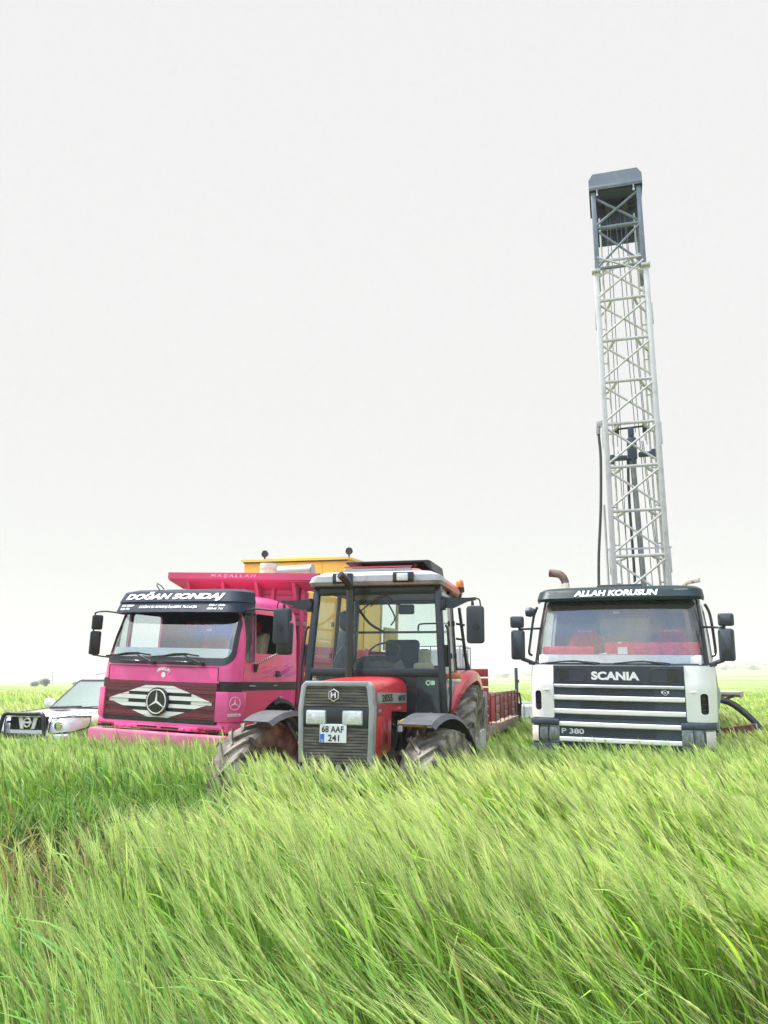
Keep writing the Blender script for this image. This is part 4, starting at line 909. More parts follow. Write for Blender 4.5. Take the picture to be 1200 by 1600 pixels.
# hose and channel lying beside the rig
def toworld(ob, p): bpy.context.view_layer.update(); return ob.matrix_world @ Vector(p)
b = B(); b.tube([tuple(toworld(SN, p)) for p in ((1.02, 4.2, 1.36), (1.17, 4.0, 1.34), (1.40, 4.0, 1.27), (1.62, 4.0, 1.10), (1.80, 4.0, .90), (1.90, 4.0, .66), (1.95, 4.05, .3), (2.0, 4.2, .05), (2.2, 5.5, .05))], .055, 12, sub=6)
hz = b.done('suction_hose', 'rubber'); hz['label'] = 'black suction hose arching from the rig side down into the grass'; hz['category'] = 'hose'
cR = root('steel_channel', 'dark red steel channel propped in the grass beside the rig', 'channel', *toworld(SN, (1.15, 3.05, 0))[:2], 20)
b = B(); b.box((.3, 0, .80), (.66, .05, .2), .008, (0, R(-9), 0)); b.box((.3, .06, .89), (.66, .16, .02), .004, (0, R(-9), 0)); b.box((.3, .06, .71), (.66, .16, .02), .004, (0, R(-9), 0)); b.done('channel_web', 'dark_red', cR)
b = B(); b.box((.1, .06, .35), (.08, .08, .7)); b.box((.5, .06, .37), (.08, .08, .74)); b.done('prop', 'dark_steel', cR)
b = B(); b.box((.64, 0, .85), (.02, .055, .2), .004, (0, R(-9), 0)); b.done('end_plate', 'galv', cR)

# ---------------------------------------------------------------- red tractor
TR = root('tractor', 'red tractor with boxy silver framed grille and muddy front wheels', 'tractor', -.481, 8.141, 14.21, .46)
# grille box and hood
hx = .36
b = B()   # side walls of the nose follow the slanted frame: taper in towards the top
prof = lambda s: [(s*.335, 1.60), (s*.365, 1.55), (s*.385, 1.36), (s*.375, .86)]
for s in (-1, 1):
    P = [(s*.325, 1.635), (s*.365, 1.59), (s*.392, 1.37), (s*.375, .85), (s*.325, .85), (s*.338, 1.36), (s*.315, 1.56), (s*.30, 1.585)]
    b.prism(P, 'xz', -.03, .10, bev=.012)
b.prism([(-.33, 1.635), (.33, 1.635), (.31, 1.585), (-.31, 1.585)], 'xz', -.035, .10, bev=.012)
b.done('grille_frame', 'frame_grey', TR)
b = B()
for z0, z1, n in ((1.385, 1.585, 7), (.84, 1.185, 12)):
    h = (z1-z0)/n
    for k in range(n): b.box((0, .0, z0+h*(k+.5)), (.665 if z0 > 1.2 else .67, .04, h*.90), .005, (R(-12), 0, 0))
gl_ = b.done('grille', 'grille', TR)
b = B(); b.box((0, .035, 1.22), (.68, .03, .78)); b.box((0, -.005, 1.285), (.68, .03, .20), .006); b.done('grille_backing', 'tractor_black', gl_)
for x in (-.20, .175):
    h = part('headlight', TR)
    b = B(); b.prism(rpoly([(x-.105, 1.215), (x+.105, 1.215), (x+.105, 1.355), (x-.105, 1.355)], .018), 'xz', -.035, -.01, bev=.006); b.done('lamp_surround', 'frame_grey', h)
    b = B(); b.prism(rpoly([(x-.097, 1.223), (x+.097, 1.223), (x+.097, 1.347), (x-.097, 1.347)], .014), 'xz', -.045, -.03, bev=.006); b.lathe([(.045, -.048), (.03, -.05), (0, -.052)], 'y', (x, 0, 1.285), 20); b.done('lens', 'lens', h)
b = B(); hexa = [(.058*math.sin(k*math.pi/3), 1.50+.062*math.cos(k*math.pi/3)) for k in range(6)]; b.prism([(x-.02, z) for x, z in hexa], 'xz', -.042, -.02); em = b.done('emblem', 'lettering', TR)
b = B(); b.prism([((x)*.86-.02, 1.50+(z-1.50)*.86) for x, z in hexa], 'xz', -.046, -.03); b.done('emblem_field', 'dark_red', em)
b = B(); 
for s in (-1, 1): b.box((-.02+s*.019, -.049, 1.50), (.013, .006, .055))
b.prism([(-.035, 1.492), (-.005, 1.505), (-.005, 1.517), (-.035, 1.504)], 'xz', -.052, -.045); b.done('emblem_letter', 'lettering', em)
b = B(); b.box((-.02, -.03, 1.135), (.275, .012, .178), .004); pl = b.done('number_plate', 'plate', TR)
b = B(); b.prism([(x-.02, z) for x, z in rpoly([(-.134, 1.05), (.134, 1.05), (.134, 1.22), (-.134, 1.22)], .008)], 'xz', -.0365, -.0355); b.done('plate_rim', 'plate', pl)
text('68 AAF', .225, .062, (-.022, -.038, 1.175), (90, 0, 0), 'ink', pl, bold=.018, ext=.0015)
text('241', .115, .062, (-.012, -.038, 1.092), (90, 0, 0), 'ink', pl, bold=.018, ext=.0015)
b = B(); b.box((-.13, -.0375, 1.09), (.042, .003, .075)); b.done('plate_band', 'blue', pl)
text('TR', .022, .018, (-.13, -.0395, 1.065), (90, 0, 0), 'lettering', pl, bold=.02, ext=.001)
b = B()
for k in range(7): b.bar((-.36+k*.115, -.03, .72), (-.30+k*.115, .0, .86), .025, .04)
b.box((0, .02, .70), (.8, .06, .06)); b.done('weight_bracket', 'frame_grey', TR)
# hood: long rounded top with pressed flank, lower side panel
lo = []
for y, zt_, wd, zb_ in ((.08, 1.632, .352, 1.37), (.5, 1.655, .365, 1.34), (1.0, 1.672, .378, 1.315), (1.46, 1.685, .39, 1.29)):
    P = [(-wd, zb_), (-wd, zt_-.13), (-wd+.02, zt_-.065), (-wd+.07, zt_-.018), (-wd+.14, zt_), (0, zt_+.008), (wd-.14, zt_), (wd-.07, zt_-.018), (wd-.02, zt_-.065), (wd, zt_-.13), (wd, zb_)]
    lo.append([(x, y, z) for x, z in P])
b = B(); b.loft(lo); hd = b.done('hood', 'red', TR, ang=40)
for s in (-1, 1):
    b = B(); b.loft([[(s*.335, .08, .86), (s*.365, .08, .86), (s*.352, .08, 1.375), (s*.33, .08, 1.375)], [(s*.335, .78, .92), (s*.365, .78, .92), (s*.372, .78, 1.328), (s*.33, .78, 1.328)]])
    b.prism([(.20, .97), (.62, 1.0), (.62, 1.27), (.20, 1.29)], 'yz', s*.355, s*.374, bev=.008); b.done('side_panel', 'red', TR)
    b = B(); b.prism([(.16, 1.425), (1.42, 1.395), (1.42, 1.505), (.16, 1.525)], 'yz', s*.366, s*.392); dc = b.done('decal', 'frame_grey', hd)
    text('285S', .46, .075, (s*.394, .50, 1.468), (90, 0, 90*s), 'ink', dc if False else hd, bold=.02, ext=.002)
    text('HATTAT', .34, .06, (s*.394, 1.18, 1.453), (90, 0, 90*s), 'ink', hd, bold=.02, ext=.002)
    b = B()
    for y in (.22, 1.1): b.box((s*.385, y, 1.345), (.03, .08, .03), .006, (0, 0, 0))
    b.done('hood_catch', 'steel', hd)
b = B(); b.box((0, -.02, 1.565), (.08, .02, .02)); b.done('hood_latch', 'black', hd)
b = B(); b.box((0, .9, 1.05), (.5, 1.5, .6), .06); b.box((0, 1.2, .85), (.42, 2.4, .4), .05); b.box((0, 2.6, .8), (.6, 1.2, .55), .06); b.cyl((.30, 1.0, .95), (.30, 1.0, 1.2), .07); b.tube([(.3, .9, 1.2), (.42, 1.0, 1.1), (.35, 1.1, .9)], .02, sub=3); b.box((.42, 1.02, 1.16), (.06, .08, .1), .01); b.done('engine', 'dark_steel', TR)
b = B(); b.box((.425, .95, 1.16), (.05, .05, .12), .008); b.done('filter_label', 'plate', TR)
# axles and wheels
b = B(); b.cyl((-.95, .58, .60), (.85, .58, .60), .085); b.box((0, .58, .62), (.3, .3, .28), .05)
for x in (-.78, .66): b.box((x, .58, .62), (.12, .2, .3), .03)
b.done('front_axle', 'dark_steel', TR)
b = B(); b.cyl((-.9, 2.95, .8), (.9, 2.95, .8), .13); b.done('rear_axle', 'dark_steel', TR)
ag_wheel(TR, -1.02, .55, .60, .40, -1, .30, 18, -20)
ag_wheel(TR, .90, .62, .585, .40, 1, .30, 18, -16)
ag_wheel(TR, -.83, 2.95, .80, .42, -1, .44, 22)
ag_wheel(TR, .83, 2.95, .80, .42, 1, .44, 22)
# front mudguards: curved plates steered with the wheels, on brackets
for s, x, y, yw in ((-1, -.80, .55, -20), (1, .85, .60, -16)):
    fg = part('front_mudguard', TR); fg.location = (x, y, .6); fg.rotation_euler = (0, 0, R(yw))
    lo = []
    for k in range(13):
        t = -.55+k*(2.0/12)      # angle from vertical, forward negative
        rr = .735 if k > 1 else .735
        rr += .03*max(0, -t-.2)
        y_, z_ = rr*math.sin(t), rr*math.cos(t)-.015
        lip = .035
        lo.append([(-.205, y_*.97, z_*.965), (-.18, y_, z_), (.18, y_, z_), (.22, y_*.95, z_*.93), (.215, y_*.945, z_*.925), (.175, y_*.985, z_*.985), (-.18, y_*.985, z_*.985), (-.20, y_*.96, z_*.955)])
    b = B(); b.loft(lo); b.done('guard_plate', 'fender', fg, ang=40)
    b = B(); b.tube([(-s*.05, .1, .70), (-s*.22, .05, .62), (-s*.30, .02, .45), (-s*.30, 0, .1), (-s*.2, 0, -.02)], .03, 8, sub=2); b.tube([(-s*.30, -.05, .42), (-s*.1, -.1, .7)], .018); b.cyl((-s*.31, 0, .22), (-s*.36, 0, .22), .03); b.done('guard_bracket', 'black', fg)
    if s > 0:
        b = B(); b.box((-.12, -.18, .62), (.22, .05, .07), .01); b.box((-.24, -.2, .63), (.08, .05, .05), .01, (0, R(-25), 0)); b.done('yellow_lamp', 'amber_yellow', fg)
# cab frame
def fr(z): t = (z-1.30)/(2.76-1.30); return .83-.085*t, 1.40+.12*t+ (0)
cbx = part('cab', TR)
ptF = lambda s, z: (s*fr(z)[0], fr(z)[1], z)
ptB = lambda s, z: (s*(fr(z)[0]-.02), 2.35, z)
ptR = lambda s, z: (s*(fr(z)[0]-.10), 3.0-.05*(z-1.3), z)
for s in (-1, 1):
    b = B(); b.bar(ptF(s, 1.2), ptF(s, 2.78), .085, .085, .02, up=(0, 1, 0)); b.done('front_pillar', 'tractor_black', cbx)
    b = B(); b.bar(ptB(s, 1.7), ptB(s, 2.78), .05, .06, .012, up=(0, 1, 0)); b.done('door_pillar', 'tractor_black', cbx)
    b = B(); b.bar(ptR(s, 1.6), ptR(s, 2.78), .07, .07, .015, up=(0, 1, 0)); b.done('rear_pillar', 'tractor_black', cbx)
    b = B(); b.bar(ptF(s, 2.74), ptR(s, 2.74), .06, .08, .01); b.done('roof_rail', 'tractor_black', cbx)
b = B(); b.bar(ptF(-1, 2.71), ptF(1, 2.71), .07, .13, .015); b.done('windscreen_rail', 'tractor_black', cbx)
b = B(); b.bar(ptF(-1, 1.735), ptF(1, 1.735), .07, .09, .012); b.done('windscreen_rail', 'tractor_black', cbx)
b = B(); b.bar(ptR(-1, 2.71), ptR(1, 2.71), .06, .1, .01); b.bar(ptR(-1, 1.80), ptR(1, 1.80), .06, .08, .01); b.done('rear_rail', 'tractor_black', cbx)
# lower front bulkhead with small side windows
b = B()
for s in (-1, 1):
    b.loft([[(s*.38, 1.44, 1.16), (s*.50, 1.43, 1.16), (s*.50, 1.43, 1.69), (s*.38, 1.44, 1.69)], [(s*.38, 1.47, 1.16), (s*.50, 1.46, 1.16), (s*.50, 1.46, 1.69), (s*.38, 1.47, 1.69)]])
    b.box((s*.62, 1.43, 1.19), (.40, .04, .09)); 
b.box((0, 1.5, 1.4), (.8, .05, .6)); b.box((0, 1.75, 1.45), (1.56, .03, .5)); b.done('bulkhead', 'tractor_black', cbx)  # wide rear sheet added in black to darken the lower panes
for s in (-1, 1):
    b = B(); b.loft([[(s*.49, 1.425, 1.22), (s*.80, 1.415, 1.22), (s*.775, 1.44, 1.69), (s*.49, 1.445, 1.69)], [(s*.49, 1.43, 1.22), (s*.80, 1.42, 1.22), (s*.775, 1.445, 1.69), (s*.49, 1.45, 1.69)]]); b.done('lower_pane', 'tractor_glass', cbx)
M['sticker_green'] = mat('green sticker', (.42, .70, .40), .5)
b = B(); b.lathe([(.017, 0), (.03, 0), (.03, -.004), (.017, -.004), (.017, 0)], 'y', (.645, 1.425, 1.62), 16); b.box((.70, 1.424, 1.62), (.045, .004, .05)); b.done('sticker', 'sticker_green', cbx)
# windscreen, side and rear glass
def pane(b, a, c, d, e, t=(0, .006, 0)):
    t = Vector(t); b.loft([[a, c, d, e], [tuple(Vector(p)+t) for p in (a, c, d, e)]])
b = B(); g0, g1 = 1.77, 2.66
pane(b, (-fr(g0)[0]+.03, fr(g0)[1]-.01, g0), (fr(g0)[0]-.03, fr(g0)[1]-.01, g0), (fr(g1)[0]-.03, fr(g1)[1]-.01, g1), (-fr(g1)[0]+.03, fr(g1)[1]-.01, g1)); b.done('windscreen', 'tractor_glass', cbx)
b = B(); g0, g1 = 1.83, 2.67
pane(b, (-.66, 2.97, g0), (.66, 2.97, g0), (.62, 2.93, g1), (-.62, 2.93, g1)); b.done('rear_window', 'tractor_glass', cbx)
for s in (-1, 1):
    b = B(); q = lambda z, y: (s*(fr(z)[0]-.005), y, z)
    pane(b, q(1.25, 1.47), q(1.72, 2.3), q(2.70, 2.3), q(2.70, 1.56), (s*.005, 0, 0)); b.done('door_glass', 'tractor_glass', cbx)
    b = B(); q2 = lambda z, y: (s*(fr(z)[0]-.02-.08*(y-2.35)/.65), y, z)
    pane(b, q2(1.75, 2.4), q2(1.75, 2.92), q2(2.70, 2.9), q2(2.70, 2.4), (s*.005, 0, 0)); b.done('rear_quarter_glass', 'tractor_glass', cbx)
    b = B(); b.tube([(s*.84, 1.50, 2.27), (s*.86, 1.48, 2.25), (s*.875, 1.46, 2.15), (s*.905, 1.42, 1.6), (s*.895, 1.42, 1.30), (s*.86, 1.45, 1.24)], .016, sub=3); b.done('grab_rail', 'black', cbx)
    b = B(); b.bar((s*.845, 1.44, 2.05), (s*.855, 1.45, 1.8), .02, .05); b.done('hinge', 'black', cbx)
    for x_, z_ in ((.80, 2.35), (.82, 1.95)):
        b = B(); b.box((s*x_, 2.30, z_), (.03, .05, .07), .01); b.done('hinge', 'black', cbx)
    # red lower cab side behind the door and rear mudguards
    b = B(); b.prism([(1.42, 1.17), (1.55, 1.17), (2.32, 1.66), (2.32, 1.74), (2.25, 1.74), (1.47, 1.27)], 'yz', s*.77, s*.825, bev=.01); b.done('door_sill', 'frame_grey', cbx)
    lo = []
    for k in range(11):
        t = -1.02+k*(1.9/10); rr = .98
        y_, z_ = 2.95+rr*math.sin(t), .80+rr*math.cos(t)
        w0, w1 = s*.72, s*(.80+.20*min(1, max(0, (t+1.02)/.85)))
        yi, zi = 2.95+(rr-.03)*math.sin(t), .80+(rr-.03)*math.cos(t)
        yl, zl = 2.95+(rr-.13)*math.sin(t), .80+(rr-.13)*math.cos(t)
        lo.append([(w0, y_, z_), (w1-s*.05, y_, z_), (w1, yi, zi), (w1, yl, zl), (w1-s*.02, yl, zl), (w1-s*.03, yi-.0, zi-.01), (w0, yi, zi)])
    b = B(); b.loft(lo); b.done('rear_mudguard', 'red', TR, ang=40)
    b = B(); b.loft([[(s*.70, 2.95+.97*math.sin(t), .8+.97*math.cos(t)), (s*.74, 2.95+.97*math.sin(t), .8+.97*math.cos(t)), (s*.74, 2.95+.3*math.sin(t), .8+.3*math.cos(t)), (s*.70, 2.95+.3*math.sin(t), .8+.3*math.cos(t))] for t in [-1.0+k*.2 for k in range(10)]]); b.done('guard_wall', 'tractor_black', TR)
    ln = part('side_lamp', TR)
    b = B(); b.box((s*.89, 1.75, 1.70), (.17, .05, .06), .012); b.done('amber_lens', 'amber', ln)
    b = B(); b.box((s*.89, 1.75, 1.645), (.16, .05, .045), .012); b.done('clear_lens', 'lens', ln)
    b = B(); b.box((s*.80, 1.77, 1.68), (.06, .05, .05), .01); b.done('lamp_bracket', 'black', ln)
    # mirrors on long arms
    mr_ = part('mirror', TR)
    b = B(); b.loft([[(s*.80, 1.46, 2.48), (s*.80, 1.50, 2.48), (s*.80, 1.50, 2.60), (s*.80, 1.46, 2.60)], [(s*.93, 1.46, 2.47), (s*.93, 1.50, 2.47), (s*.93, 1.50, 2.595), (s*.93, 1.46, 2.595)], [(s*1.10, 1.46, 2.545), (s*1.10, 1.49, 2.545), (s*1.10, 1.49, 2.59), (s*1.10, 1.46, 2.59)], [(s*1.20, 1.46, 2.56), (s*1.20, 1.48, 2.56), (s*1.20, 1.48, 2.595), (s*1.20, 1.46, 2.595)]])
    b.tube([(s*1.19, 1.47, 2.58), (s*1.235, 1.47, 2.57), (s*1.25, 1.47, 2.52), (s*1.25, 1.47, 2.46)], .009, sub=3); b.cyl((s*1.16, 1.47, 2.55), (s*1.16, 1.47, 2.50), .015, .02); b.box((s*.82, 1.46, 2.53), (.06, .07, .16), .01); b.done('mirror_arm', 'tractor_black', mr_)
    mirror(mr_, (s*1.19, 1.47, 2.28), .205, .43, .05, 0, 'charcoal')
    b = B(); b.cyl((s*1.20, 1.43, 2.26), (s*1.20, 1.45, 2.26), .035, seg=12); b.cyl((s*.81, 1.42, 2.58), (s*.81, 1.42, 2.60), .016); b.cyl((s*.81, 1.42, 2.47), (s*.81, 1.42, 2.49), .016); b.done('mirror_pivot', 'black', mr_)
# roof
rr_ = Shell([(2.755, .80, 1.42, 3.12, .10, .12, .02), (2.80, .815, 1.36, 3.14, .12, .14, .02), (2.86, .78, 1.37, 3.10, .14, .16, .02), (2.91, .66, 1.44, 3.0, .16, .2, .02)], dz=.03)
b = B(); b.loft(rr_.loops()); rf = b.done('roof', 'roof_red', TR)
b = B(); b.loft([[(x, y, z) for x, y in rpoly([(-.56, 1.58), (.56, 1.58), (.56, 2.9), (-.56, 2.9)], .12)] for z in (2.9, )]+[[(x, y, 2.985) for x, y in rpoly([(-.48, 1.72), (.48, 1.72), (.48, 2.8), (-.48, 2.8)], .12)]]); b.done('roof_top', 'roof_red', rf)
rr2 = Shell([(2.75, .805, 1.35, 2.0, .10, .06, .02), (2.79, .825, 1.32, 2.0, .10, .06, .02), (2.86, .80, 1.33, 2.0, .12, .06, .02), (2.915, .68, 1.40, 2.0, .12, .06, .02)], dz=.03)
b = B(); b.loft(rr2.loops()); bm = b.bm
bmesh.ops.bisect_plane(bm, geom=bm.verts[:]+bm.edges[:]+bm.faces[:], plane_co=(0, 1.62, 0), plane_no=(0, 1, 0), clear_outer=True)
b.done('roof_front', 'frame_grey', TR)
b = B(); b.box((0, 1.55, 2.945), (.84, .10, .05), .01); b.done('roof_vent', 'frame_grey', TR)
b = B(); b.box((.02, 1.50, 2.985), (.84, .02, .012)); b.done('roof_stripe', 'red', TR)
b = B(); b.box((.05, 2.25, 3.055), (1.06, .9, .025), .006, (R(-4), 0, 0)); b.box((-.3, 2.2, 3.04), (.04, .7, .06)); b.box((.4, 2.2, 3.04), (.04, .7, .06)); b.loft([[(.50, 1.8, 3.09), (.60, 1.8, 3.09), (.62, 1.8, 2.98), (.60, 1.8, 2.98)], [(.50, 2.65, 3.10), (.60, 2.65, 3.10), (.62, 2.65, 2.98), (.60, 2.65, 2.98)]]); b.done('roof_hatch', 'black', TR)
for x in (-.37, .37):
    wl = part('work_lamp', TR)
    b = B(); b.box((x, 1.335, 2.83), (.25, .06, .12), .01); b.done('lamp_housing', 'gloss_black', wl)
    b = B(); b.box((x-.005, 1.30, 2.83), (.135, .03, .09), .01); b.done('lens', 'lens', wl)
bc = part('beacon', TR)
b = B(); b.lathe([(.052, 2.92), (.055, 2.96), (.05, 3.0), (.032, 3.025), (0, 3.032)], 'z', (.80, 2.85, -.06), 20); b.done('beacon_dome', 'amber', bc)
b = B(); b.cyl((.80, 2.85, 2.80), (.80, 2.85, 2.865), .06); b.cyl((.80, 2.85, 2.7), (.80, 2.85, 2.80), .02); b.bar((.70, 2.85, 2.74), (.80, 2.85, 2.72), .03, .03); b.done('beacon_base', 'black', bc)
# exhaust in front of the windscreen
b = B(); b.tube([(-.24, 1.22, 1.62), (-.24, 1.22, 2.60), (-.245, 1.20, 2.70), (-.27, 1.16, 2.78), (-.33, 1.08, 2.845)], [.048, .048, .048, .048, .046, .044], 16, sub=5); b.done('exhaust_pipe', 'gloss_black', TR)
# wipers
b = B()
for dx in (0, .05): b.bar((-.12+dx, 1.475, 2.50), (.12+dx, 1.475, 2.68), .009, .012)
b.bar((-.22, 1.46, 2.42), (-.06, 1.465, 2.55), .016, .012); b.bar((-.285, 1.43, 2.1), (-.28, 1.48, 2.58), .014, .014); b.done('wiper', 'black', TR)
# inside
ii = part('cab_interior', TR)
lo = []
for y, k in ((1.56, .8), (1.72, 1.0), (1.86, .9)):
    lo.append([(x*k, y, 1.6+(z-1.6)*k) for x, z in [(-.34, 1.5), (-.34, 1.80), (-.30, 1.89), (-.2, 1.93), (0, 1.94), (.16, 1.93), (.26, 1.89), (.30, 1.80), (.31, 1.5)]])
b = B(); b.loft(lo); b.done('dashboard', 'tractor_black', ii)
b = B(); b.lathe([(.19, -.014), (.205, 0), (.19, .014), (.176, 0), (.19, -.014)], 'z', seg=36); b.box((0, 0, -.02), (.36, .035, .014)); b.done('steering_wheel', 'black', ii, loc=(0, 1.92, 1.985), rot=(R(38), 0, 0))
b = B(); b.box((.05, 2.45, 1.66), (.5, .48, .14), .05); b.box((.05, 2.68, 1.92), (.46, .12, .50), .05, (R(-6), 0, 0)); b.done('seat', 'cabin', ii)
b = B(); b.box((.42, 2.3, 1.80), (.18, .5, .12), .04); b.box((.36, 2.62, 1.9), (.16, .12, .3), .05); b.done('armrest', 'cloth_pale', ii)
b = B(); b.box((-.52, 1.98, 1.95), (.24, .12, .62), .05, (0, R(6), 0)); b.box((-.5, 1.98, 2.38), (.22, .12, .24), .06); b.box((-.58, 1.9, 1.65), (.2, .3, .2), .04); b.tube([(-.62, 1.75, 1.5), (-.6, 1.75, 1.85), (-.5, 1.8, 2.05)], .012, sub=3); b.done('side_console', 'slate', ii)
b = B(); b.box((0, 2.3, 1.22), (1.4, 1.4, .05)); b.done('floor', 'tractor_black', ii)
b = B(); b.box((.28, 1.9, 2.50), (.20, .03, .12), .02); b.tube([(.2, 1.9, 2.55), (.1, 1.85, 2.62), (.05, 1.8, 2.68)], .012, sub=3); b.tube([(.12, 1.75, 2.3), (.16, 1.8, 2.4), (.05, 1.8, 2.6)], .01, sub=3); b.done('rear_view_mirror', 'charcoal', ii)
b = B(); b.tube([(.22, 2.9, 2.30), (.23, 2.88, 2.37), (.3, 2.88, 2.39), (.62, 2.88, 2.39), (.66, 2.88, 2.36), (.66, 2.9, 2.30)], .012, sub=2); b.bar((-.62, 2.92, 2.28), (.64, 2.92, 2.28), .03, .03); b.tube([(-.62, 2.9, 2.6), (-.45, 2.85, 2.40), (-.25, 2.9, 2.28)], .018, sub=3); b.done('rear_window_bar', 'tractor_black', ii)
b = B(); b.box((0, 2.2, 2.73), (1.4, 1.4, .03)); b.done('headlining', 'cabin_grey', ii)
# rear: lift arms, ladder-like post behind the door
b = B(); b.bar((.74, 3.15, 2.62), (.86, 3.1, 1.70), .035, .03)
for z in (2.2, 2.4): b.bar((.70, 3.1, z), (.82, 3.12, z-.02), .02, .03)
b.box((.70, 3.15, 1.75), (.3, .06, .12), .02); b.bar((.80, 3.2, 2.0), (.9, 3.2, 1.65), .05, .04); b.done('rear_frame', 'tractor_black', TR)
b = B(); b.bar((-.4, 3.2, .65), (-.45, 4.0, .5), .06, .08); b.bar((.4, 3.2, .65), (.45, 4.0, .5), .06, .08); b.bar((0, 3.2, .55), (0, 4.1, .5), .1, .06); b.done('drawbar_arms', 'dark_steel', TR)
# pale steps / toolbox by the rear wheel
b = B(); b.prism(rpoly([(2.35, .55), (2.75, .55), (2.75, 1.05), (2.35, 1.05)], .05), 'yz', 1.10, 1.13); b.done('wheel_bracket', 'rim', TR)

# ---------------------------------------------------------------- wooden farm trailer behind the tractor
phT = 15.2
TL = root('farm_trailer', 'weathered red wooden farm trailer hitched behind the tractor', 'trailer', 1.57-1.05*math.cos(R(phT)), 12.3+1.05*math.sin(R(phT)), phT)
b = B(); b.box((0, 2.0, .93), (2.1, 4.0, .06)); 
for s in (-1, 1): b.box((s*1.06, 2.0, .90), (.05, 4.04, .14), .008)
b.box((0, -.0, .90), (2.16, .06, .16), .008); b.box((0, 4.0, .90), (2.16, .06, .16), .008); b.done('trailer_bed', 'wood', TL)
b = B(); planks(b, -1.05, 1.05, -.02, .99, 1.82, 6)
for x in (-1.0, -.5, 0, .5): b.box((x, -.055, 1.4), (.05, .03, .86), .006)
b.done('front_board', 'wood_red', TL)
b = B(); b.box((.97, -.06, 1.2), (.13, .012, .56), .002); b.done('checker_strip', 'checker', TL)
text('E', .05, .075, (.80, -.045, 1.60), (90, 0, 0), 'lettering', TL, bold=.02)
for s in (-1, 1):
    for k in range(7):
        y0 = .05+k*.56; b = B()
        if k % 2 == 1: planks(b, y0, y0+.53, s*1.05, 1.0, 1.40, 3, 'y', .03); b.done('side_board', 'wood_bare', TL)
        else: planks(b, y0, y0+.53, s*1.05, 1.0, 1.40, 1, 'y', .03); b.done('side_panel', 'wood_red', TL)
    b = B(); b.box((s*1.05, 2.0, 1.43), (.035, 3.96, .05), .006); b.done('top_rail', 'wood', TL)
    b = B()
    for k in range(8): b.box((s*1.072, .03+k*.56, 1.21), (.012, .014, .46), .003)
    b.done('side_stay', 'dark_steel', TL)
    b = B(); b.box((s*1.05, 3.98, 1.42), (.06, .07, .92), .008); b.box((s*1.08, 3.96, 1.62), (.05, .05, .06)); b.done('corner_post', 'slate', TL)
    b = B(); b.tube([(s*1.1, 3.95, 1.4), (s*1.13, 3.9, 1.2), (s*1.1, 3.92, 1.0), (s*1.12, 3.9, .75)], .02, sub=3); b.box((s*1.1, 3.95, 1.05), (.06, .1, .3), .02); b.done('latch', 'dark_steel', TL)
b = B(); planks(b, -1.05, 1.05, 3.98, 1.0, 1.42, 3); b.done('tailboard', 'wood_red', TL)
b = B(); b.bar((-.5, 0, .8), (0, -1.5, .5), .08, .1); b.bar((.5, 0, .8), (0, -1.5, .5), .08, .1); b.box((-.4, 2, .82), (.08, 3.9, .14)); b.box((.4, 2, .82), (.08, 3.9, .14)); b.cyl((-.9, 1.5, .42), (.9, 1.5, .42), .05); b.cyl((-.9, 2.6, .42), (.9, 2.6, .42), .05); b.done('chassis', 'dark_steel', TL)
for s in (-1, 1):
    for y in (1.5, 2.6): road_wheel(TL, s*.85, y, .42, .22, s, rimr=.22)

# ---------------------------------------------------------------- caged water tanks
def ibc(label, X, Y, z, phi, h=1.16):
    t = root('water_tank', label, 'water tank', X, Y, phi, z=z, group='caged white water tanks')
    b = B(); b.box((0, 0, h/2+.07), (1.12, .94, h-.16), .06, seg=3); b.cyl((0, 0, h-.02), (0, 0, h+.03), .1); b.done('tank', 'tank', t)
    b = B()
    for k in range(6):
        x = -.58+k*.232
        for y in (-.5, .5): b.cyl((x, y, .1), (x, y, h), .011, seg=8)
    for k in range(1, 4):
        y = -.5+k*.25
        for x in (-.58, .58): b.cyl((x, y, .1), (x, y, h), .011, seg=8)
    for z_ in (.14, .36, .62, .88, h):
        b.tube([(-.58, -.5, z_), (.58, -.5, z_), (.58, .5, z_), (-.58, .5, z_), (-.58, -.5, z_)], .012 if z_ < h else .016)
    b.done('cage', 'galv', t)
    b = B(); b.box((0, 0, .05), (1.2, 1.0, .03))
    for x in (-.5, 0, .5): b.box((x, 0, .02), (.1, 1.0, .04))
    b.done('pallet', 'galv', t); return t
bpy.context.view_layer.update()
p = TL.matrix_world @ Vector((.02, .65, .965))
ibc('white caged water tank standing on the wooden trailer behind the tractor cab', p.x, p.y, .965, phT, 1.2)
ibc('white caged water tank on the ground between trailer tail and drilling rig', 3.35, 17.6, 0, 10)

# ---------------------------------------------------------------- white pickup
CR = root('pickup_car', 'pearl white pickup with black bull bar parked left of the pink truck', 'pickup', -6.44, 15.05, 20, z=0)
def ring(y, pts): return [(x, y, z) for x, z in pts]+[(-x, y, z) for x, z in reversed(pts)]
def sec(y, w, zb, zs, zt, wt, r=.0):
    return ring(y, [(wt*.0+.001, zt), (wt*.55, zt-.004), (wt*.85, zt-.015), (wt, zt-.05), ((wt+w)/2+.02, (zt+zs)/2+.01), (w, zs), (w, (zs+zb)/2), (w-.03, zb), (w*.5, zb-.02), (.001, zb-.02)])
S = [(-.03, .62, .42, .70, .86, .50), (0, .74, .38, .75, .93, .60), (.10, .86, .36, .80, .975, .72), (.30, .91, .34, .84, 1.02, .78), (.7, .925, .34, .86, 1.065, .80), (1.15, .925, .34, .88, 1.10, .80), (1.35, .925, .34, .89, 1.11, .80), (2.0, .925, .34, .90, 1.12, .82), (3.4, .92, .34, .92, 1.10, .84), (5.1, .90, .4, .92, 1.08, .84), (5.15, .86, .45, .9, 1.05, .80)]
b = B(); b.loft([sec(*s) for s in S]); bd = b.done('body', 'car_white', CR, ang=45)
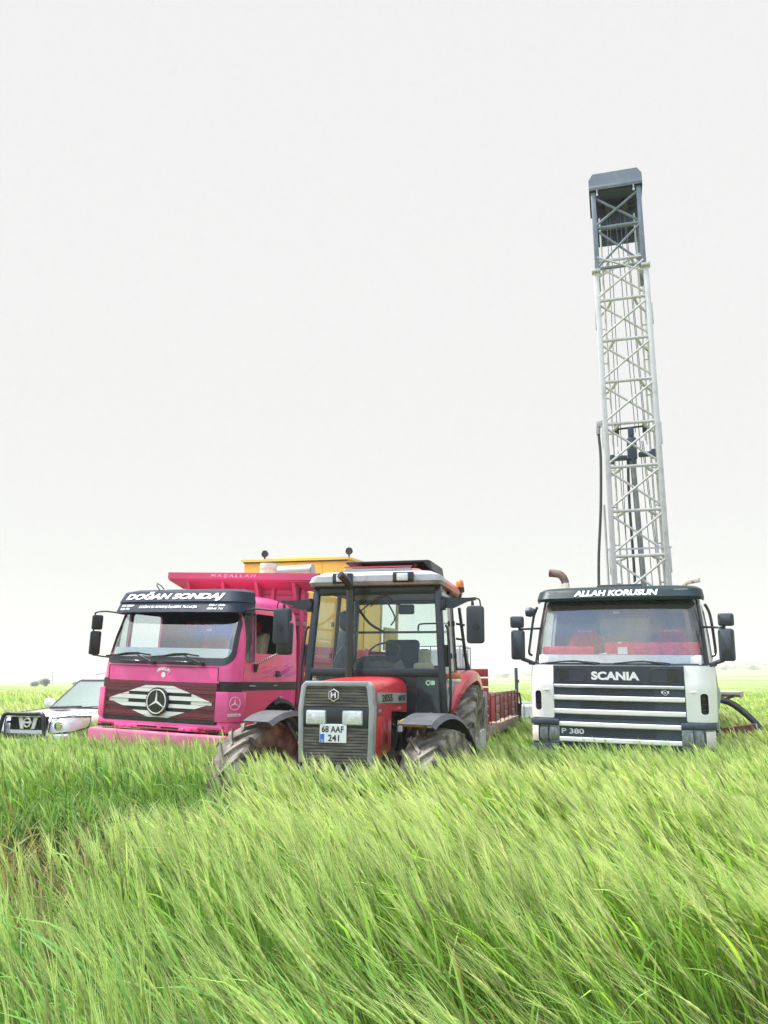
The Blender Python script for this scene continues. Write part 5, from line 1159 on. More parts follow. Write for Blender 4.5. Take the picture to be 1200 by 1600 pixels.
tmp = []
for s in (-1, 1):
    for y in (.92, 4.1):
        P = [(y+.46*math.cos(t*math.pi/16), .42+.46*math.sin(t*math.pi/16)) for t in range(32)]
        cm = bpy.data.meshes.new('c'); cb_ = cutter(P, 'yz', s*.62, s*1.1); cb_.to_mesh(cm); co = link(bpy.data.objects.new('c', cm)); tmp.append(co)
        m_ = bd.modifiers.new('b', 'BOOLEAN'); m_.operation = 'DIFFERENCE'; m_.object = co
dg = bpy.context.evaluated_depsgraph_get(); dg.update(); nm = bpy.data.meshes.new_from_object(bd.evaluated_get(dg)); bd.modifiers.clear(); bd.data = nm
nm.polygons.foreach_set('use_smooth', [True]*len(nm.polygons)); nm.set_sharp_from_angle(angle=R(45))
for co in tmp: bpy.data.objects.remove(co)
for s in (-1, 1):
    for y in (.92, 4.1):
        b = B(); b.lathe([(.455, s*.80), (.47, s*.955), (.43, s*.96), (.42, s*.80)], 'x', (0, y, .42), 24, arc=(-math.pi/2-.2, math.pi/2+.2)); b.done('arch_flare', 'fender', CR)
        road_wheel(CR, s*.80, y, .37, .25, s, rimr=.22)
# cabin
cr_ = Shell([(1.08, .80, 1.18, 3.15, .12, .1, .06), (1.35, .755, 1.53, 3.1, .12, .1, .05), (1.62, .69, 1.88, 3.02, .12, .1, .04), (1.70, .64, 2.04, 2.95, .14, .14, .03), (1.725, .5, 2.2, 2.8, .14, .14, .02)], dz=.05)
cws = rpoly([(-.72, 1.12), (.72, 1.12), (.62, 1.63), (-.62, 1.63)], .05)
csw = rpoly([(1.50, 1.14), (3.0, 1.14), (2.9, 1.60), (2.0, 1.60)], .05)
kc = lambda: cutter(cws, 'xz', .8, 2.2)
ks = lambda s: cutter(csw, 'yz', s*.55, s*1.0)
cr_.skin('cabin', ['car_white', 'cabin'], CR, 0, .03, cut=[kc(), ks(1), ks(-1)])
cr_.skin('windscreen', 'car_glass', CR, -.008, .004, keep=[kc()], cap=False, z0=1.09, z1=1.69)
cr_.skin('windscreen_trim', 'gloss_black', CR, .004, .012, keep=[cutter(rpoly([(-.77, 1.085), (.77, 1.085), (.655, 1.66), (-.655, 1.66)], .05), 'xz', .8, 2.2)], cut=[kc()], cap=False, z0=1.081, z1=1.69)
for s in (-1, 1):
    cr_.skin('side_window', 'car_glass', CR, -.008, .004, keep=[ks(s)], cap=False, z0=1.09, z1=1.69)
    mr_ = part('wing_mirror', CR)
    b = B(); b.box((s*1.0, 1.56, 1.19), (.24, .12, .17), .05, seg=3); b.bar((s*.80, 1.58, 1.13), (s*.95, 1.57, 1.16), .05, .04); b.done('mirror_shell', 'car_white', mr_)
b = B(); b.tube([(-.58, 2.4, 1.75), (-.58, 2.6, 1.79), (-.58, 3.1, 1.79), (-.58, 3.2, 1.74)], .02, sub=2); b.done('roof_rail', 'silver', CR)
b = B(); b.tube([(.58, 2.4, 1.75), (.58, 2.6, 1.79), (.58, 3.1, 1.79), (.58, 3.2, 1.74)], .02, sub=2); b.done('roof_rail', 'silver', CR)
b = B(); b.box((0, 1.18, 1.105), (1.4, .10, .015), .005); b.tube([(-.55, 1.10, 1.115), (-.2, 1.18, 1.13), (.1, 1.21, 1.14)], .012); b.tube([(.05, 1.10, 1.115), (.35, 1.18, 1.13), (.6, 1.21, 1.14)], .012); b.box((-.5, 1.14, 1.12), (.2, .04, .03), .01); b.done('wiper', 'black', CR)
b = B(); b.lathe([(0, .01), (.10, .008), (.2, 0)], 'z', seg=20); ob = b.done('bonnet_scoop', 'black', CR, loc=(-.05, .80, 1.095)); ob.scale = (1.2, .55, 2.2)
# front: grille, bull bar, lamps, plate
b = B()
for k in range(5): b.box((0, -.04, .80+k*.045), (.78, .02, .018), .004)
for k in range(14): b.box((-.37+k*.057, -.045, .88), (.012, .02, .2))
b.box((0, -.025, .88), (.86, .02, .24)); gr = b.done('grille', 'black', CR)
b = B(); b.lathe([(.062, -.012), (.085, -.012), (.085, .012), (.062, .012), (.062, -.012)], 'y', (0, -.08, .89), 28); b.box((0, -.08, .89), (.20, .02, .035), .006); b.prism([(-.22, .98), (-.13, .98), (-.09, .78), (-.16, .78)], 'xz', -.07, -.05); b.prism([(.22, .98), (.13, .98), (.09, .78), (.16, .78)], 'xz', -.07, -.05); b.box((0, -.06, 1.0), (.84, .03, .03), .01); b.done('grille_badge', 'diamond', gr)
b = B()
P = [(-.50, -.16, .42), (-.52, -.2, .65), (-.46, -.19, .98), (-.38, -.17, 1.05), (-.25, -.16, 1.045), (.25, -.16, 1.045), (.38, -.17, 1.05), (.46, -.19, .98), (.52, -.2, .65), (.50, -.16, .42)]
b.tube(P, .038, 12, sub=3); b.box((0, -.17, .66), (.95, .04, .10), .02); b.bar((-.4, -.14, .9), (-.36, .05, .9), .04, .04); b.bar((.4, -.14, .9), (.36, .05, .9), .04, .04); b.done('bull_bar', 'black', CR, ang=50)
for s in (-1, 1):
    h = part('headlight', CR)
    b = B()
    b.loft([[(s*.50, -.075, .72), (s*.70, -.06, .72), (s*.89, .09, .74), (s*.955, .42, .80)], [(s*.52, -.075, .86), (s*.70, -.05, .87), (s*.885, .11, .90), (s*.955, .45, .93)], [(s*.54, -.01, .96), (s*.70, .05, .975), (s*.85, .19, .985), (s*.92, .50, .985)]], cap0=False, cap1=False, closed=False)
    b.bm.normal_update()
    bmesh.ops.solidify(b.bm, geom=b.bm.faces[:], thickness=.02); b.done('lens', 'lens', h, ang=60)
    b = B(); b.tube([(s*.53, -.05, .97), (s*.70, .02, .985), (s*.86, .17, .995), (s*.93, .50, .99), (s*.962, .44, .86), (s*.96, .41, .80), (s*.895, .085, .735), (s*.70, -.07, .715), (s*.50, -.085, .72), (s*.52, -.08, .86), (s*.53, -.05, .97)], .012, 8); b.done('lamp_seal', 'black', h)
    b = B(); b.tube([(s*.56, -.02, .965), (s*.72, .12, 1.0), (s*.79, .35, 1.025), (s*.805, .8, 1.062), (s*.80, 1.36, 1.10)], .006, 6, sub=4); b.done('bonnet_gap', 'charcoal', CR)
    b = B(); b.cyl((s*.68, -.075, .84), (s*.68, -.03, .84), .07, seg=16); b.done('bulb_ring', 'chrome', h)
    b = B(); b.box((s*.70, -.03, .55), (.16, .03, .10), .02); b.done('fog_lamp', 'lens', CR)
b = B(); b.prism(rpoly([(-.88, .40), (.88, .40), (.88, .70), (-.88, .70)], .06), 'xz', -.10, .2, bev=.03); b.done('bumper', 'car_white', CR)
b = B(); b.box((0, -.21, .55), (.52, .01, .11), .003); pp = b.done('number_plate', 'plate', CR)
text('51 KL 33', .42, .075, (.02, -.217, .55), (90, 0, 0), 'ink', pp, bold=.015, ext=.001)

# ---------------------------------------------------------------- ground, hills, far things
def hill(x, y):
    d = math.hypot(x, y); az = math.degrees(math.atan2(x, y))
    s = lambda a, b_, v: (lambda t: t*t*(3-2*t))(min(1, max(0, (v-a)/(b_-a))))
    right = s(2, 18, az)
    h = .58*s(15, 34, d)
    h += right*(3.0*s(140, 520, d)+9*s(560, 1100, d)+9*s(1100, 1400, d))
    h += (1-right)*(-2.2*s(80, 500, d))
    h += .25*math.sin(x*.013+1)*math.sin(y*.011)*s(60, 200, d)*2
    return h
angs = [math.radians(a) for a in np.concatenate([np.arange(-75, 75.1, 1.0), np.arange(80, 285, 10)])]
rads = [0.0]+list(np.geomspace(1.5, 2600, 90))
V = [(0, 0, 0)]; Fc = []
na = len(angs)
for r_ in rads[1:]:
    for a in angs:
        x, y = r_*math.sin(a), r_*math.cos(a); V.append((x, y, hill(x, y)))
for k in range(na): Fc.append((0, 1+(k+1) % na, 1+k))
for i in range(len(rads)-2):
    for k in range(na):
        a, b_ = 1+i*na+k, 1+i*na+(k+1) % na; Fc.append((a, b_, b_+na, a+na))
me = bpy.data.meshes.new('ground'); me.from_pydata(V, [], Fc); me.update()
m, nt, p, o = nodemat('field soil and crop'); N, L = nt.nodes, nt.links
p.inputs['Roughness'].default_value = .9; p.inputs['Specular IOR Level'].default_value = .1
tcn = N.new('ShaderNodeNewGeometry')
sep = N.new('ShaderNodeSeparateXYZ'); L.new(tcn.outputs['Position'], sep.inputs[0])
ln_ = N.new('ShaderNodeVectorMath'); ln_.operation = 'LENGTH'; L.new(tcn.outputs['Position'], ln_.inputs[0])
def noise(scale, detail=6, vec=None, stretch=None):
    n = N.new('ShaderNodeTexNoise'); n.inputs['Scale'].default_value = scale; n.inputs['Detail'].default_value = detail
    src = tcn.outputs['Position']
    if stretch:
        mp = N.new('ShaderNodeMapping'); mp.inputs['Scale'].default_value = stretch; L.new(src, mp.inputs[0]); src = mp.outputs[0]
    L.new(src, n.inputs['Vector']); return n.outputs['Fac']
def ramp(fac, stops):
    r = N.new('ShaderNodeValToRGB'); e = r.color_ramp.elements
    e[0].position, e[0].color = stops[0][0], c4(stops[0][1]); e[1].position, e[1].color = stops[-1][0], c4(stops[-1][1])
    for ps, cc in stops[1:-1]:
        q = e.new(ps); q.color = c4(cc)
    L.new(fac, r.inputs[0]); return r.outputs[0]
def mixc(f, a, b_):
    mx = N.new('ShaderNodeMix'); mx.data_type = 'RGBA'
    L.new(f, mx.inputs[0]); L.new(a, mx.inputs[6]); L.new(b_, mx.inputs[7]); return mx.outputs[2]
def rng(v, a, b_, c=0, d=1):
    r = N.new('ShaderNodeMapRange'); r.inputs[1].default_value = a; r.inputs[2].default_value = b_; r.inputs[3].default_value = c; r.inputs[4].default_value = d; L.new(v, r.inputs[0]); return r.outputs[0]
soil = ramp(noise(6, 8), [(.3, (.035, .045, .018)), (.5, (.07, .085, .03)), (.7, (.15, .12, .06))])
crop = ramp(noise(.9, 10, stretch=(1, .35, 1)), [(.3, (.12, .19, .06)), (.5, (.22, .30, .10)), (.7, (.34, .40, .17))])
bands = ramp(noise(.006, 3, stretch=(.35, 1.6, 1)), [(.35, (.10, .16, .07)), (.47, (.22, .30, .11)), (.55, (.38, .40, .20)), (.65, (.20, .27, .12))])
c = mixc(rng(ln_.outputs['Value'], 14, 30), soil, crop)
c = mixc(rng(ln_.outputs['Value'], 110, 320), c, bands)
L.new(c, p.inputs['Base Color'])
bp = N.new('ShaderNodeBump'); bp.inputs['Strength'].default_value = .8; bp.inputs['Distance'].default_value = .25; L.new(noise(2.5, 8), bp.inputs['Height']); L.new(bp.outputs[0], p.inputs['Normal'])
g = fin('ground', me, m, ang=180); g['kind'] = 'structure'

# far bushes, a pole and houses on the pale ridge
M['bush'] = mat('bush foliage', (.045, .075, .035), .8, 0, 0, (.075, .11, .05), 3)
M['bark'] = mat('bark', (.09, .07, .05), .9)
def bush(label, X, Y, wd, ht, seed):
    rn = random.Random(seed); t = root('bush', label, 'bush', X, Y, 0, z=hill(X, Y)-.05)
    b = B()
    lob = [(rn.gauss(0, wd*.24), rn.gauss(0, wd*.2), ht*rn.uniform(.35, .72), wd*rn.uniform(.2, .34)) for _ in range(11)]
    for k in range(1500):
        cx, cy, cz, r_ = rn.choice(lob); v = Vector((rn.gauss(0, 1), rn.gauss(0, 1), rn.gauss(0, 1))).normalized()*r_*rn.uniform(.6, 1.05)
        p0 = Vector((cx, cy, cz))+v
        if p0.z < .1: p0.z = .1
        a = Vector((rn.gauss(0, 1), rn.gauss(0, 1), rn.gauss(0, .6))).normalized(); c_ = a.orthogonal(); s_ = wd*.035*rn.uniform(.6, 1.4)
        b.bm.faces.new([b.bm.verts.new(p0+a*s_), b.bm.verts.new(p0+c_*s_*.6), b.bm.verts.new(p0-a*s_), b.bm.verts.new(p0-c_*s_*.6)])
    b.done('crown', 'bush', t)
    b = B()
    for k in range(6): b.tube([(0, 0, 0), (rn.gauss(0, wd*.1), rn.gauss(0, wd*.1), ht*.35), (rn.gauss(0, wd*.25), rn.gauss(0, wd*.2), ht*.7)], [.12, .08, .04], 6, sub=2)
    b.done('trunk', 'bark', t)
def place(px, d): a = (px-600)/1277; return a*d, d
x, y = place(72, 240); bush('dark round bush on the far left field edge', x, y, 3.0, 2.5, 3)
x, y = place(54, 300); bush('pale low bush beside the dark round one', x, y, 3.2, 1.5, 4)
x, y = place(118, 380); bush('small hazy bush on the horizon near the pickup windscreen', x, y, 2.6, 1.6, 5)
x, y = place(82, 380); z = hill(x, y)
po = root('utility_pole', 'thin far utility pole beside the dark round bush', 'pole', x, y, 0, z=z)
b = B(); b.cyl((0, 0, -.2), (0, 0, 6.2), .13, .09, 8); b.done('pole', 'bark', po); b = B(); b.box((0, 0, 5.8), (1.6, .12, .12)); b.done('crossarm', 'bark', po)
M['house_wall'] = mat('pale house wall', (.58, .54, .50), .8, 0, 0, (.46, .42, .40), .4)
M['house_roof'] = mat('grey pink roof', (.30, .21, .18), .8)
rh = random.Random(21)
for k in range(22):
    px = rh.uniform(1108, 1215) if k < 15 else rh.uniform(765, 835); d = rh.uniform(1080, 1350); x, y = place(px, d)
    hs_ = root('house', 'tiny pale far-off house on the hazy ridge', 'house', x, y, rh.uniform(-40, 40), z=hill(x, y)-.3, group='far houses on the hazy ridge')
    w_, dd, h_ = rh.uniform(8, 15), rh.uniform(8, 11), rh.uniform(3.5, 7)
    b = B(); b.box((0, 0, h_/2), (w_, dd, h_)); b.done('wall', 'house_wall', hs_)
    b = B(); b.prism([(-dd/2-.4, h_), (dd/2+.4, h_), (0, h_+2.2)], 'yz', -w_/2-.4, w_/2+.4); b.done('roof', 'house_roof', hs_)
    b = B()
    for q in range(3): b.box((-w_*.3+q*w_*.3, -dd/2, h_*.5), (1.1, .1, 1.4))
    b.done('window', 'charcoal', hs_)
for k, (px, d, wd_, ht) in enumerate(((1135, 1050, 9, 6), (1178, 1000, 12, 6), (790, 1060, 10, 6))):
    x, y = place(px, d); bush(('hazy far tree clump left of the ridge houses', 'wide hazy tree clump below the ridge houses', 'hazy far tree clump between trailer and rig')[k], x, y, wd_, ht, 30+k)

# ---------------------------------------------------------------- barley
rg = np.random.default_rng(5)
VS, FS, CS, NV = [], [], [], [0]
def emit(Pt, col, faces):
    """Pt (n,k,3), col (n,k,3), faces list of index quads within k"""
    n, k, _ = Pt.shape
    f = np.array(faces, dtype=np.int64)[None]+(np.arange(n)*k)[:, None, None]+NV[0]
    VS.append(Pt.reshape(-1, 3)); CS.append(col.reshape(-1, 3)); FS.append(f.reshape(-1, 4)); NV[0] += n*k
def ribbon(C, Wd, side, col):
    """C (n,K,3) centreline, Wd (n,K) half width, side (n,3)"""
    n, K, _ = C.shape
    o = side[:, None, :]*Wd[..., None]
    P = np.concatenate([C-o, C+o], 1); cc = np.concatenate([col, col], 1)
    emit(P, cc, [(i, K+i, K+i+1, i+1) for i in range(K-1)])
def vnoise(x, y, s, seed):
    r = np.random.default_rng(seed); out = 0
    for k in range(5):
        a = r.uniform(0, 6.28); f = s*r.uniform(.6, 1.7); out = out+np.sin((x*np.cos(a)+y*np.sin(a))*f+r.uniform(0, 6.28))
    return out/2.2
def inbox(x, y, o, x0, x1, y0, y1):
    c, s = math.cos(o.rotation_euler.z), math.sin(o.rotation_euler.z); dx, dy = x-o.location.x, y-o.location.y
    lx, ly = c*dx+s*dy, -s*dx+c*dy
    return (lx > x0) & (lx < x1) & (ly > y0) & (ly < y1)
def trampled(x, y):
    xr = -1.32+.56*np.clip((y-4.3)/.8, 0, 1)-.05*np.sin(y*4)
    return np.clip((xr-x)/.35, 0, 1)*np.clip((y-3.6-.12*np.sin(x*4))/.25, 0, 1)*np.clip((7.5+.2*np.sin(x*2.2)-y)/.4, 0, 1)
def trampled_old(x, y):
    """wheel track running in from the left to the tractor's near wheel"""
    t = np.clip((x+5.5)/(3.9), 0, 1); yc = 6.3+t*1.3
    return np.clip(1-np.abs(y-yc)/.85, 0, 1)*(x < -1.35)
def make(x, y, d, kind):
    """kind: 0 barley near, 1 barley mid, 2 barley far, 3 leafy grass, 4 flattened grass"""
    n = len(x)
    if n == 0: return
    v1 = vnoise(x, y, 1.1, 11); v2 = vnoise(x, y, 3.0, 12); v3 = vnoise(x, y, .5, 13)
    hue = np.clip(.5+.25*v3+.25*v1+rg.normal(0, .18, n), 0, 1)
    L0 = (.75+.045*v1+.03*v2+rg.normal(0, .05, n))*np.where(d < 5, 1.06, 1.0)
    L0 = L0*np.where((y > 8.5) & (d < 15), .90, 1)
    amax = np.radians(np.clip(26+8*v1+10*v2+rg.normal(0, 7, n)+4*np.clip(x, -2, 2), 3, 70))
    # the crop in the lower left stands straighter
    pass
    if kind == 3: L0 = np.clip(.38+.105*(y-6.6), .33, .80)+.08*v1+rg.normal(0, .07, n); amax = np.radians(np.clip(rg.normal(24, 18, n), 2, 80))
    if kind == 4: L0 = .34+rg.normal(0, .1, n); amax = np.radians(np.clip(rg.normal(80, 14, n), 45, 100))
    az = math.pi+.20+.10*v2+.12*v3+rg.normal(0, .16, n)        # heading of the lean: towards -x, a little to the camera
    if kind >= 3: az = az+rg.normal(0, 1.0, n)
    hx, hy = np.cos(az), np.sin(az)
    K = {0: 8, 1: 6, 2: 4, 3: 5, 4: 5}[kind]
    t = np.linspace(0, 1, K)[None]
    pw = 1.0 if kind < 3 else 1.2
    def curve(base, L_, a0, a1, hx, hy, K, pw):
        tt = np.linspace(0, 1, K)[None]; am = a0[:, None]+(a1-a0)[:, None]*((tt[:, 1:]+tt[:, :-1])/2)**pw
        dl = (L_/(K-1))[:, None]
        r_ = np.concatenate([np.zeros((len(L_), 1)), np.cumsum(np.sin(am)*dl, 1)], 1); z_ = np.concatenate([np.zeros((len(L_), 1)), np.cumsum(np.cos(am)*dl, 1)], 1)
        return np.stack([base[:, 0:1]+r_*hx[:, None], base[:, 1:2]+r_*hy[:, None], base[:, 2:3]+z_], 2)
    zb_ = np.zeros(n)
    base = np.stack([x, y, zb_], 1)
    def sideof(n): 
        a = rg.uniform(0, 6.28, n); return np.stack([np.cos(a), np.sin(a), np.zeros(n)], 1)
    fat = np.clip(d/4.2, .85, 3.2)
    cst0 = np.array([.052, .145, .046]); cst1 = np.array([.34, .53, .095])  # blue-green stem feet, coloured darker still for the shaded gaps between plants
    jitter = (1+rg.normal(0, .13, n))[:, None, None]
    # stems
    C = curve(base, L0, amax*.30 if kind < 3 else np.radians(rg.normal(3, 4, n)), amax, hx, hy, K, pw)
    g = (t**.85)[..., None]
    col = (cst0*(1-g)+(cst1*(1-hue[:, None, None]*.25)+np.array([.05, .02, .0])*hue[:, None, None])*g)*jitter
    if kind >= 3: col = (np.array([.13, .27, .08])*(1-g)+np.array([.34, .50, .13])*g)*jitter
    if kind == 4: col = (np.array([.17, .14, .06])*(1-g)+np.array([.34, .26, .12])*g)*jitter*np.where(rg.uniform(size=n) < .35, .6, 1)[:, None, None]
    wst = .0030*fat if kind < 3 else .0042*fat*rg.uniform(.6, 1.3, n)
    Wd = wst[:, None]*(1-.45*t) if kind < 3 else wst[:, None]*np.clip(1.02-t**2, .05, 1)
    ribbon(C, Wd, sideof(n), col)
    # leaves
    nl = {0: 4, 1: 3, 2: 1, 3: 3, 4: 1}[kind]
    for q in range(nl):
        f = rg.uniform(.12, .92, n) if kind < 3 else rg.uniform(0, .5, n)
        idx = f*(K-1); i0 = np.clip(idx.astype(int), 0, K-2); w_ = (idx-i0)[:, None]
        b0 = C[np.arange(n), i0]*(1-w_)+C[np.arange(n), i0+1]*w_
        la = az+rg.normal(0, .55 if kind < 3 else 1.2, n); LL = rg.uniform(.18, .38, n)*(1.1 if kind < 3 else 1.3)
        a0 = np.radians(rg.uniform(8, 40, n)); a1 = a0+np.radians(rg.uniform(10, 70, n))
        Kl = 5 if kind in (0, 3) else 4
        Cl = curve(b0, LL, a0, a1, np.cos(la), np.sin(la), Kl, 1.3)
        tl = np.linspace(0, 1, Kl)[None]
        sd_ = np.stack([-np.sin(la), np.cos(la), rg.normal(0, .4, n)], 1)
        wl = (rg.uniform(.0040, .0080, n)*np.clip(fat, .9, 2.2))[:, None]*np.clip(1.0-tl**2.2, .04, 1)*np.clip(.5+tl*3, 0, 1)
        lc = np.array([.14, .31, .085])*(1-hue[:, None])+np.array([.33, .50, .085])*hue[:, None]
        if kind == 4: lc = lc*.3+np.array([.30, .23, .10])
        yel = rg.uniform(size=n) < .06; lc[yel] = np.array([.30, .27, .10])
        cl = lc[:, None, :]*(.58+.70*(b0[:, 2]/.75).clip(0, 1))[:, None, None]*(.8+.4*tl[..., None])*(1+rg.normal(0, .18, n))[:, None, None]  # low leaves coloured darker, painting in the shade between the stems
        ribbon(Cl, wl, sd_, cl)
    if kind >= 3: return
    # ears and awns
    tip = C[:, -1]; ta = amax; dirv = np.stack([np.sin(ta)*hx, np.sin(ta)*hy, np.cos(ta)], 1)
    EL = rg.uniform(.085, .13, n); a1 = ta+np.radians(rg.uniform(0, 16, n))
    ce = np.array([.50, .62, .19])*(1-hue[:, None])+np.array([.70, .74, .34])*hue[:, None]; pl_ = np.clip(1+rg.normal(0, .24, n), .5, 1.2)[:, None]; ce *= pl_
    ca = np.array([.47, .63, .20])*(1-hue[:, None])+np.array([.74, .80, .37])*hue[:, None]; ca *= pl_
    KE = 9 if kind == 0 else (5 if kind == 1 else 3)
    E_ = curve(tip, EL, ta, a1, hx, hy, KE, 1.0)
    te = np.linspace(0, 1, KE)
    sv_ = np.stack([-hy, hx, np.zeros(n)], 1); up = np.cross(dirv, sv_)
    if kind == 0:
        prof_ = np.clip(np.sin(np.pi*(te*.86+.12)), .12, 1)*np.where(np.arange(KE) % 2 == 0, .80, 1.08)
        nr = 4; rings = []
        rad_ = .0078*np.clip(fat, .9, 1.6)
        for k in range(nr):
            a = 2*math.pi*k/nr+.6
            o_ = (sv_*math.cos(a)*1.15+up*math.sin(a)*.75)[:, None, :]*(rad_[:, None]*prof_[None])[..., None]
            rings.append(E_+o_)
        P = np.stack(rings, 2).reshape(n, KE*nr, 3)
        shade = np.where(np.arange(KE) % 2 == 0, .84, 1.08)
        cc = np.repeat((ce[:, None, :]*shade[None, :, None]), nr, 1)
        fc = [(i*nr+k, i*nr+(k+1) % nr, (i+1)*nr+(k+1) % nr, (i+1)*nr+k) for i in range(KE-1) for k in range(nr)]
        emit(P, cc, fc)
    else:
        for sd_ in ((sv_, up) if kind == 1 else (sideof(n),)):
            ribbon(E_, (.0050*fat)[:, None]*np.clip(np.sin(np.pi*(te*.86+.12)), .12, 1)[None]*np.ones((n, 1)), sd_, np.repeat(ce[:, None, :], KE, 1))
    na_ = {0: 9, 1: 6, 2: 4}[kind]
    for q in range(na_):
        f = rg.uniform(.05, 1.0, n); idx = f*(KE-1); i0 = np.clip(idx.astype(int), 0, KE-2); w_ = (idx-i0)[:, None]
        b0 = E_[np.arange(n), i0]*(1-w_)+E_[np.arange(n), i0+1]*w_
        dd = dirv*math.cos(.15)+sv_*rg.normal(0, .10, n)[:, None]+up*rg.normal(0, .09, n)[:, None]+np.array([-.04, 0, -.02])*f[:, None]
        dd /= np.linalg.norm(dd, axis=1)[:, None]
        AL = rg.uniform(.12, .20, n)*(1-.15*f)
        Ka = 3; ta_ = np.linspace(0, 1, Ka)
        Ca = b0[:, None, :]+dd[:, None, :]*(AL[:, None]*ta_[None])[..., None]
        Ca[:, :, 2] -= (AL[:, None]*.08*ta_[None]**2); Ca[:, :, 0] -= (AL[:, None]*.06*ta_[None]**2)
        wa = (.00125*np.clip(d/3.0, .9, 4.5))[:, None]*np.array([1, .8, .25])[None]*(1.0 if kind == 0 else 1.35 if kind == 1 else 2.2)
        ribbon(Ca, wa*np.ones((n, 1)), sideof(n), np.repeat((ca*(1+rg.normal(0, .08, n))[:, None])[:, None, :], Ka, 1))

def scatter(d0, d1, dens, extra):
    a = .5*(d1*d1-d0*d0)*2*.49+2*extra*(d1-d0); n = int(a*dens)
    # sample d with pdf ~ width
    dd = np.sqrt(rg.uniform(d0*d0, d1*d1, n)); hw_ = .49*dd+extra
    return rg.uniform(-1, 1, n)*hw_, dd
def vehicles(x, y):
    m = inbox(x, y, SK, -1.3, 1.3, -.18, 7.2) | inbox(x, y, SN, -1.25, 1.25, -.06, 7.6) | inbox(x, y, CR, -.98, .98, -.25, 5.2) | inbox(x, y, TL, -1.1, 1.1, -.1, 4.1)
    m |= inbox(x, y, TR, -.42, .42, -.12, 4.3) | inbox(x, y, TR, -.85, .85, 1.15, 3.4)
    m |= inbox(x, y, TR, -1.30, -.70, -.08, 1.15) | inbox(x, y, TR, .66, 1.18, .0, 1.25) | inbox(x, y, TR, -1.26, 1.26, 2.1, 3.8)
    return m
for d0, d1, dens, kd in ((1.6, 5.2, 220, 0), (5.2, 8.6, 210, 1), (8.6, 13.5, 190, 1), (13.5, 24, 90, 2), (24, 48, 26, 2)):
    x, y = scatter(d0, d1, dens, 1.6)
    if d1 < 14:   # small gaps and tufts so darker hollows show between the waves
        keep = rg.uniform(size=len(x)) < np.clip(.85+.5*vnoise(x, y, 2.2, 31)+.5*vnoise(x, y, 5.0, 32), .22, 1)
        x, y = x[keep], y[keep]
    ok = ~vehicles(x, y); x, y = x[ok], y[ok]
    tr = trampled(x, y)
    lf = ((x < -1.0) & (y > 7.4) & (y < 15) & (tr < .3)) | ((tr > .3) & (x > -1.7+.15*np.sin(y*3)-.12*(y-5)))
    flat = (tr > .3) & ~lf
    b_ = ~(lf | flat)
    make(x[b_], y[b_], np.hypot(x[b_], y[b_]), kd)
    if lf.any(): make(x[lf], y[lf], np.hypot(x[lf], y[lf]), 3)
    if flat.any():
        kx = flat & (rg.uniform(size=len(x)) < .8); make(x[kx], y[kx], np.hypot(x[kx], y[kx]), 4)
# a few stray ears in the leafy strip, and fringe grass hugging the vehicles
x, y = scatter(8.0, 12.5, 60, 1.0); ok = ~vehicles(x, y) & (x < -.9) & (trampled(x, y) < .2); make(x[ok], y[ok], np.hypot(x[ok], y[ok]), 1)
x, y = scatter(9.5, 20, 70, 1.0); ok = ~vehicles(x, y); make(x[ok], y[ok], np.hypot(x[ok], y[ok]), 3)
P = np.concatenate(VS).astype('f'); Q = np.concatenate(FS).astype(np.int32); Cc = np.clip(np.concatenate(CS), 0.005, .9).astype('f')
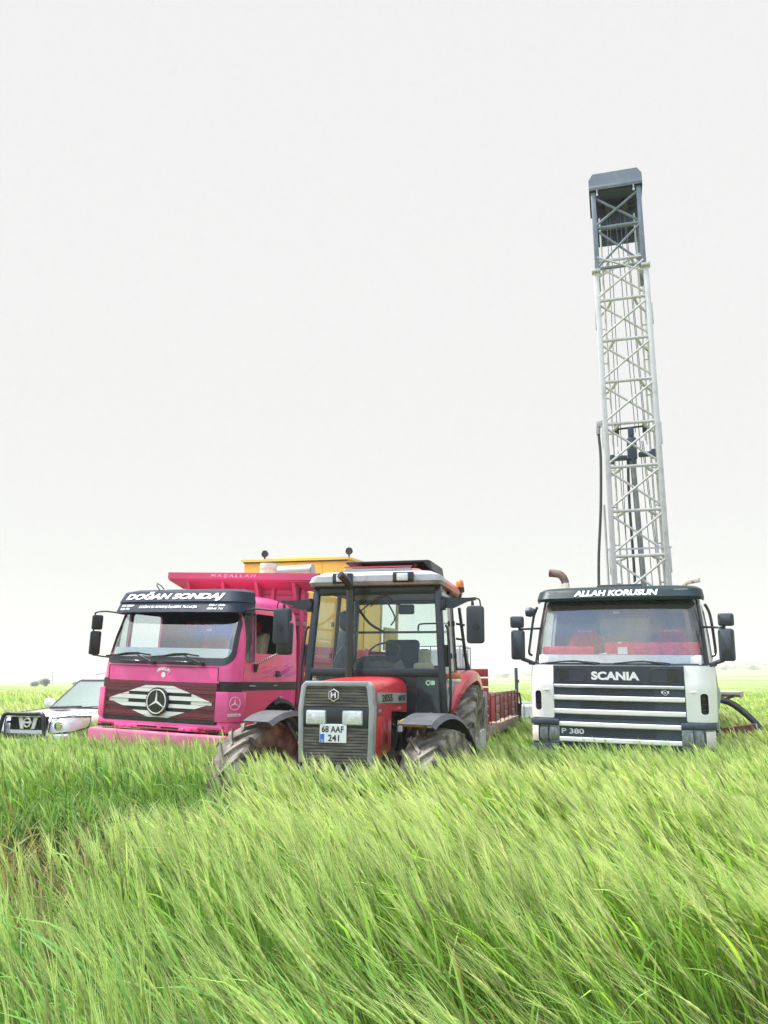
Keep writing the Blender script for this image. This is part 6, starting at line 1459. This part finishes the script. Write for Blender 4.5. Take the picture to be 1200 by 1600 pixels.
# follow the terrain for the far plants
dist = np.hypot(P[:, 0], P[:, 1]); t_ = np.clip((dist-15)/19, 0, 1); P[:, 2] = P[:, 2]+.58*t_*t_*(3-2*t_)-.45*t_*t_*(3-2*t_)
print('barley verts', len(P), 'quads', len(Q))
me = bpy.data.meshes.new('barley'); me.vertices.add(len(P)); me.vertices.foreach_set('co', P.ravel())
me.loops.add(len(Q)*4); me.loops.foreach_set('vertex_index', Q.ravel())
me.polygons.add(len(Q)); me.polygons.foreach_set('loop_start', np.arange(0, len(Q)*4, 4, dtype=np.int32))
ca_ = me.color_attributes.new('tone', 'FLOAT_COLOR', 'POINT'); ca_.data.foreach_set('color', np.concatenate([Cc, np.ones((len(Cc), 1), 'f')], 1).ravel())
me.update()
m = bpy.data.materials.new('barley'); m.use_nodes = True; nt = m.node_tree; N, L = nt.nodes, nt.links; N.clear()
o = N.new('ShaderNodeOutputMaterial'); p = N.new('ShaderNodeBsdfPrincipled'); tl_ = N.new('ShaderNodeBsdfTranslucent'); at = N.new('ShaderNodeAttribute'); at.attribute_name = 'tone'
p.inputs['Roughness'].default_value = .5; p.inputs['Specular IOR Level'].default_value = .3
hs = N.new('ShaderNodeHueSaturation'); hs.inputs['Saturation'].default_value = 1.1; hs.inputs['Value'].default_value = 1.15; L.new(at.outputs['Color'], hs.inputs['Color'])
mx = N.new('ShaderNodeMixShader'); mx.inputs[0].default_value = .42
L.new(at.outputs['Color'], p.inputs['Base Color']); L.new(hs.outputs[0], tl_.inputs[0]); L.new(p.outputs[0], mx.inputs[1]); L.new(tl_.outputs[0], mx.inputs[2]); L.new(mx.outputs[0], o.inputs[0])
bo = link(bpy.data.objects.new('barley_field', me)); me.materials.append(m)
bo['kind'] = 'stuff'; bo['label'] = 'wind-bent green barley crop with pale awns'; bo['category'] = 'barley'

# ---------------------------------------------------------------- haze
b = B(); b.box((0, 850, 28), (3800, 2000, 64)); me = bpy.data.meshes.new('haze'); b.bm.to_mesh(me); b.bm.free()
m = bpy.data.materials.new('haze'); m.use_nodes = True; nt = m.node_tree; nt.nodes.clear()
o = nt.nodes.new('ShaderNodeOutputMaterial'); v = nt.nodes.new('ShaderNodeVolumePrincipled')
v.inputs['Color'].default_value = (.68, .665, .69, 1); v.inputs['Density'].default_value = .0009; v.inputs['Anisotropy'].default_value = 0
nt.links.new(v.outputs[0], o.inputs['Volume'])
hz_ = link(bpy.data.objects.new('haze', me)); me.materials.append(m); hz_['kind'] = 'stuff'
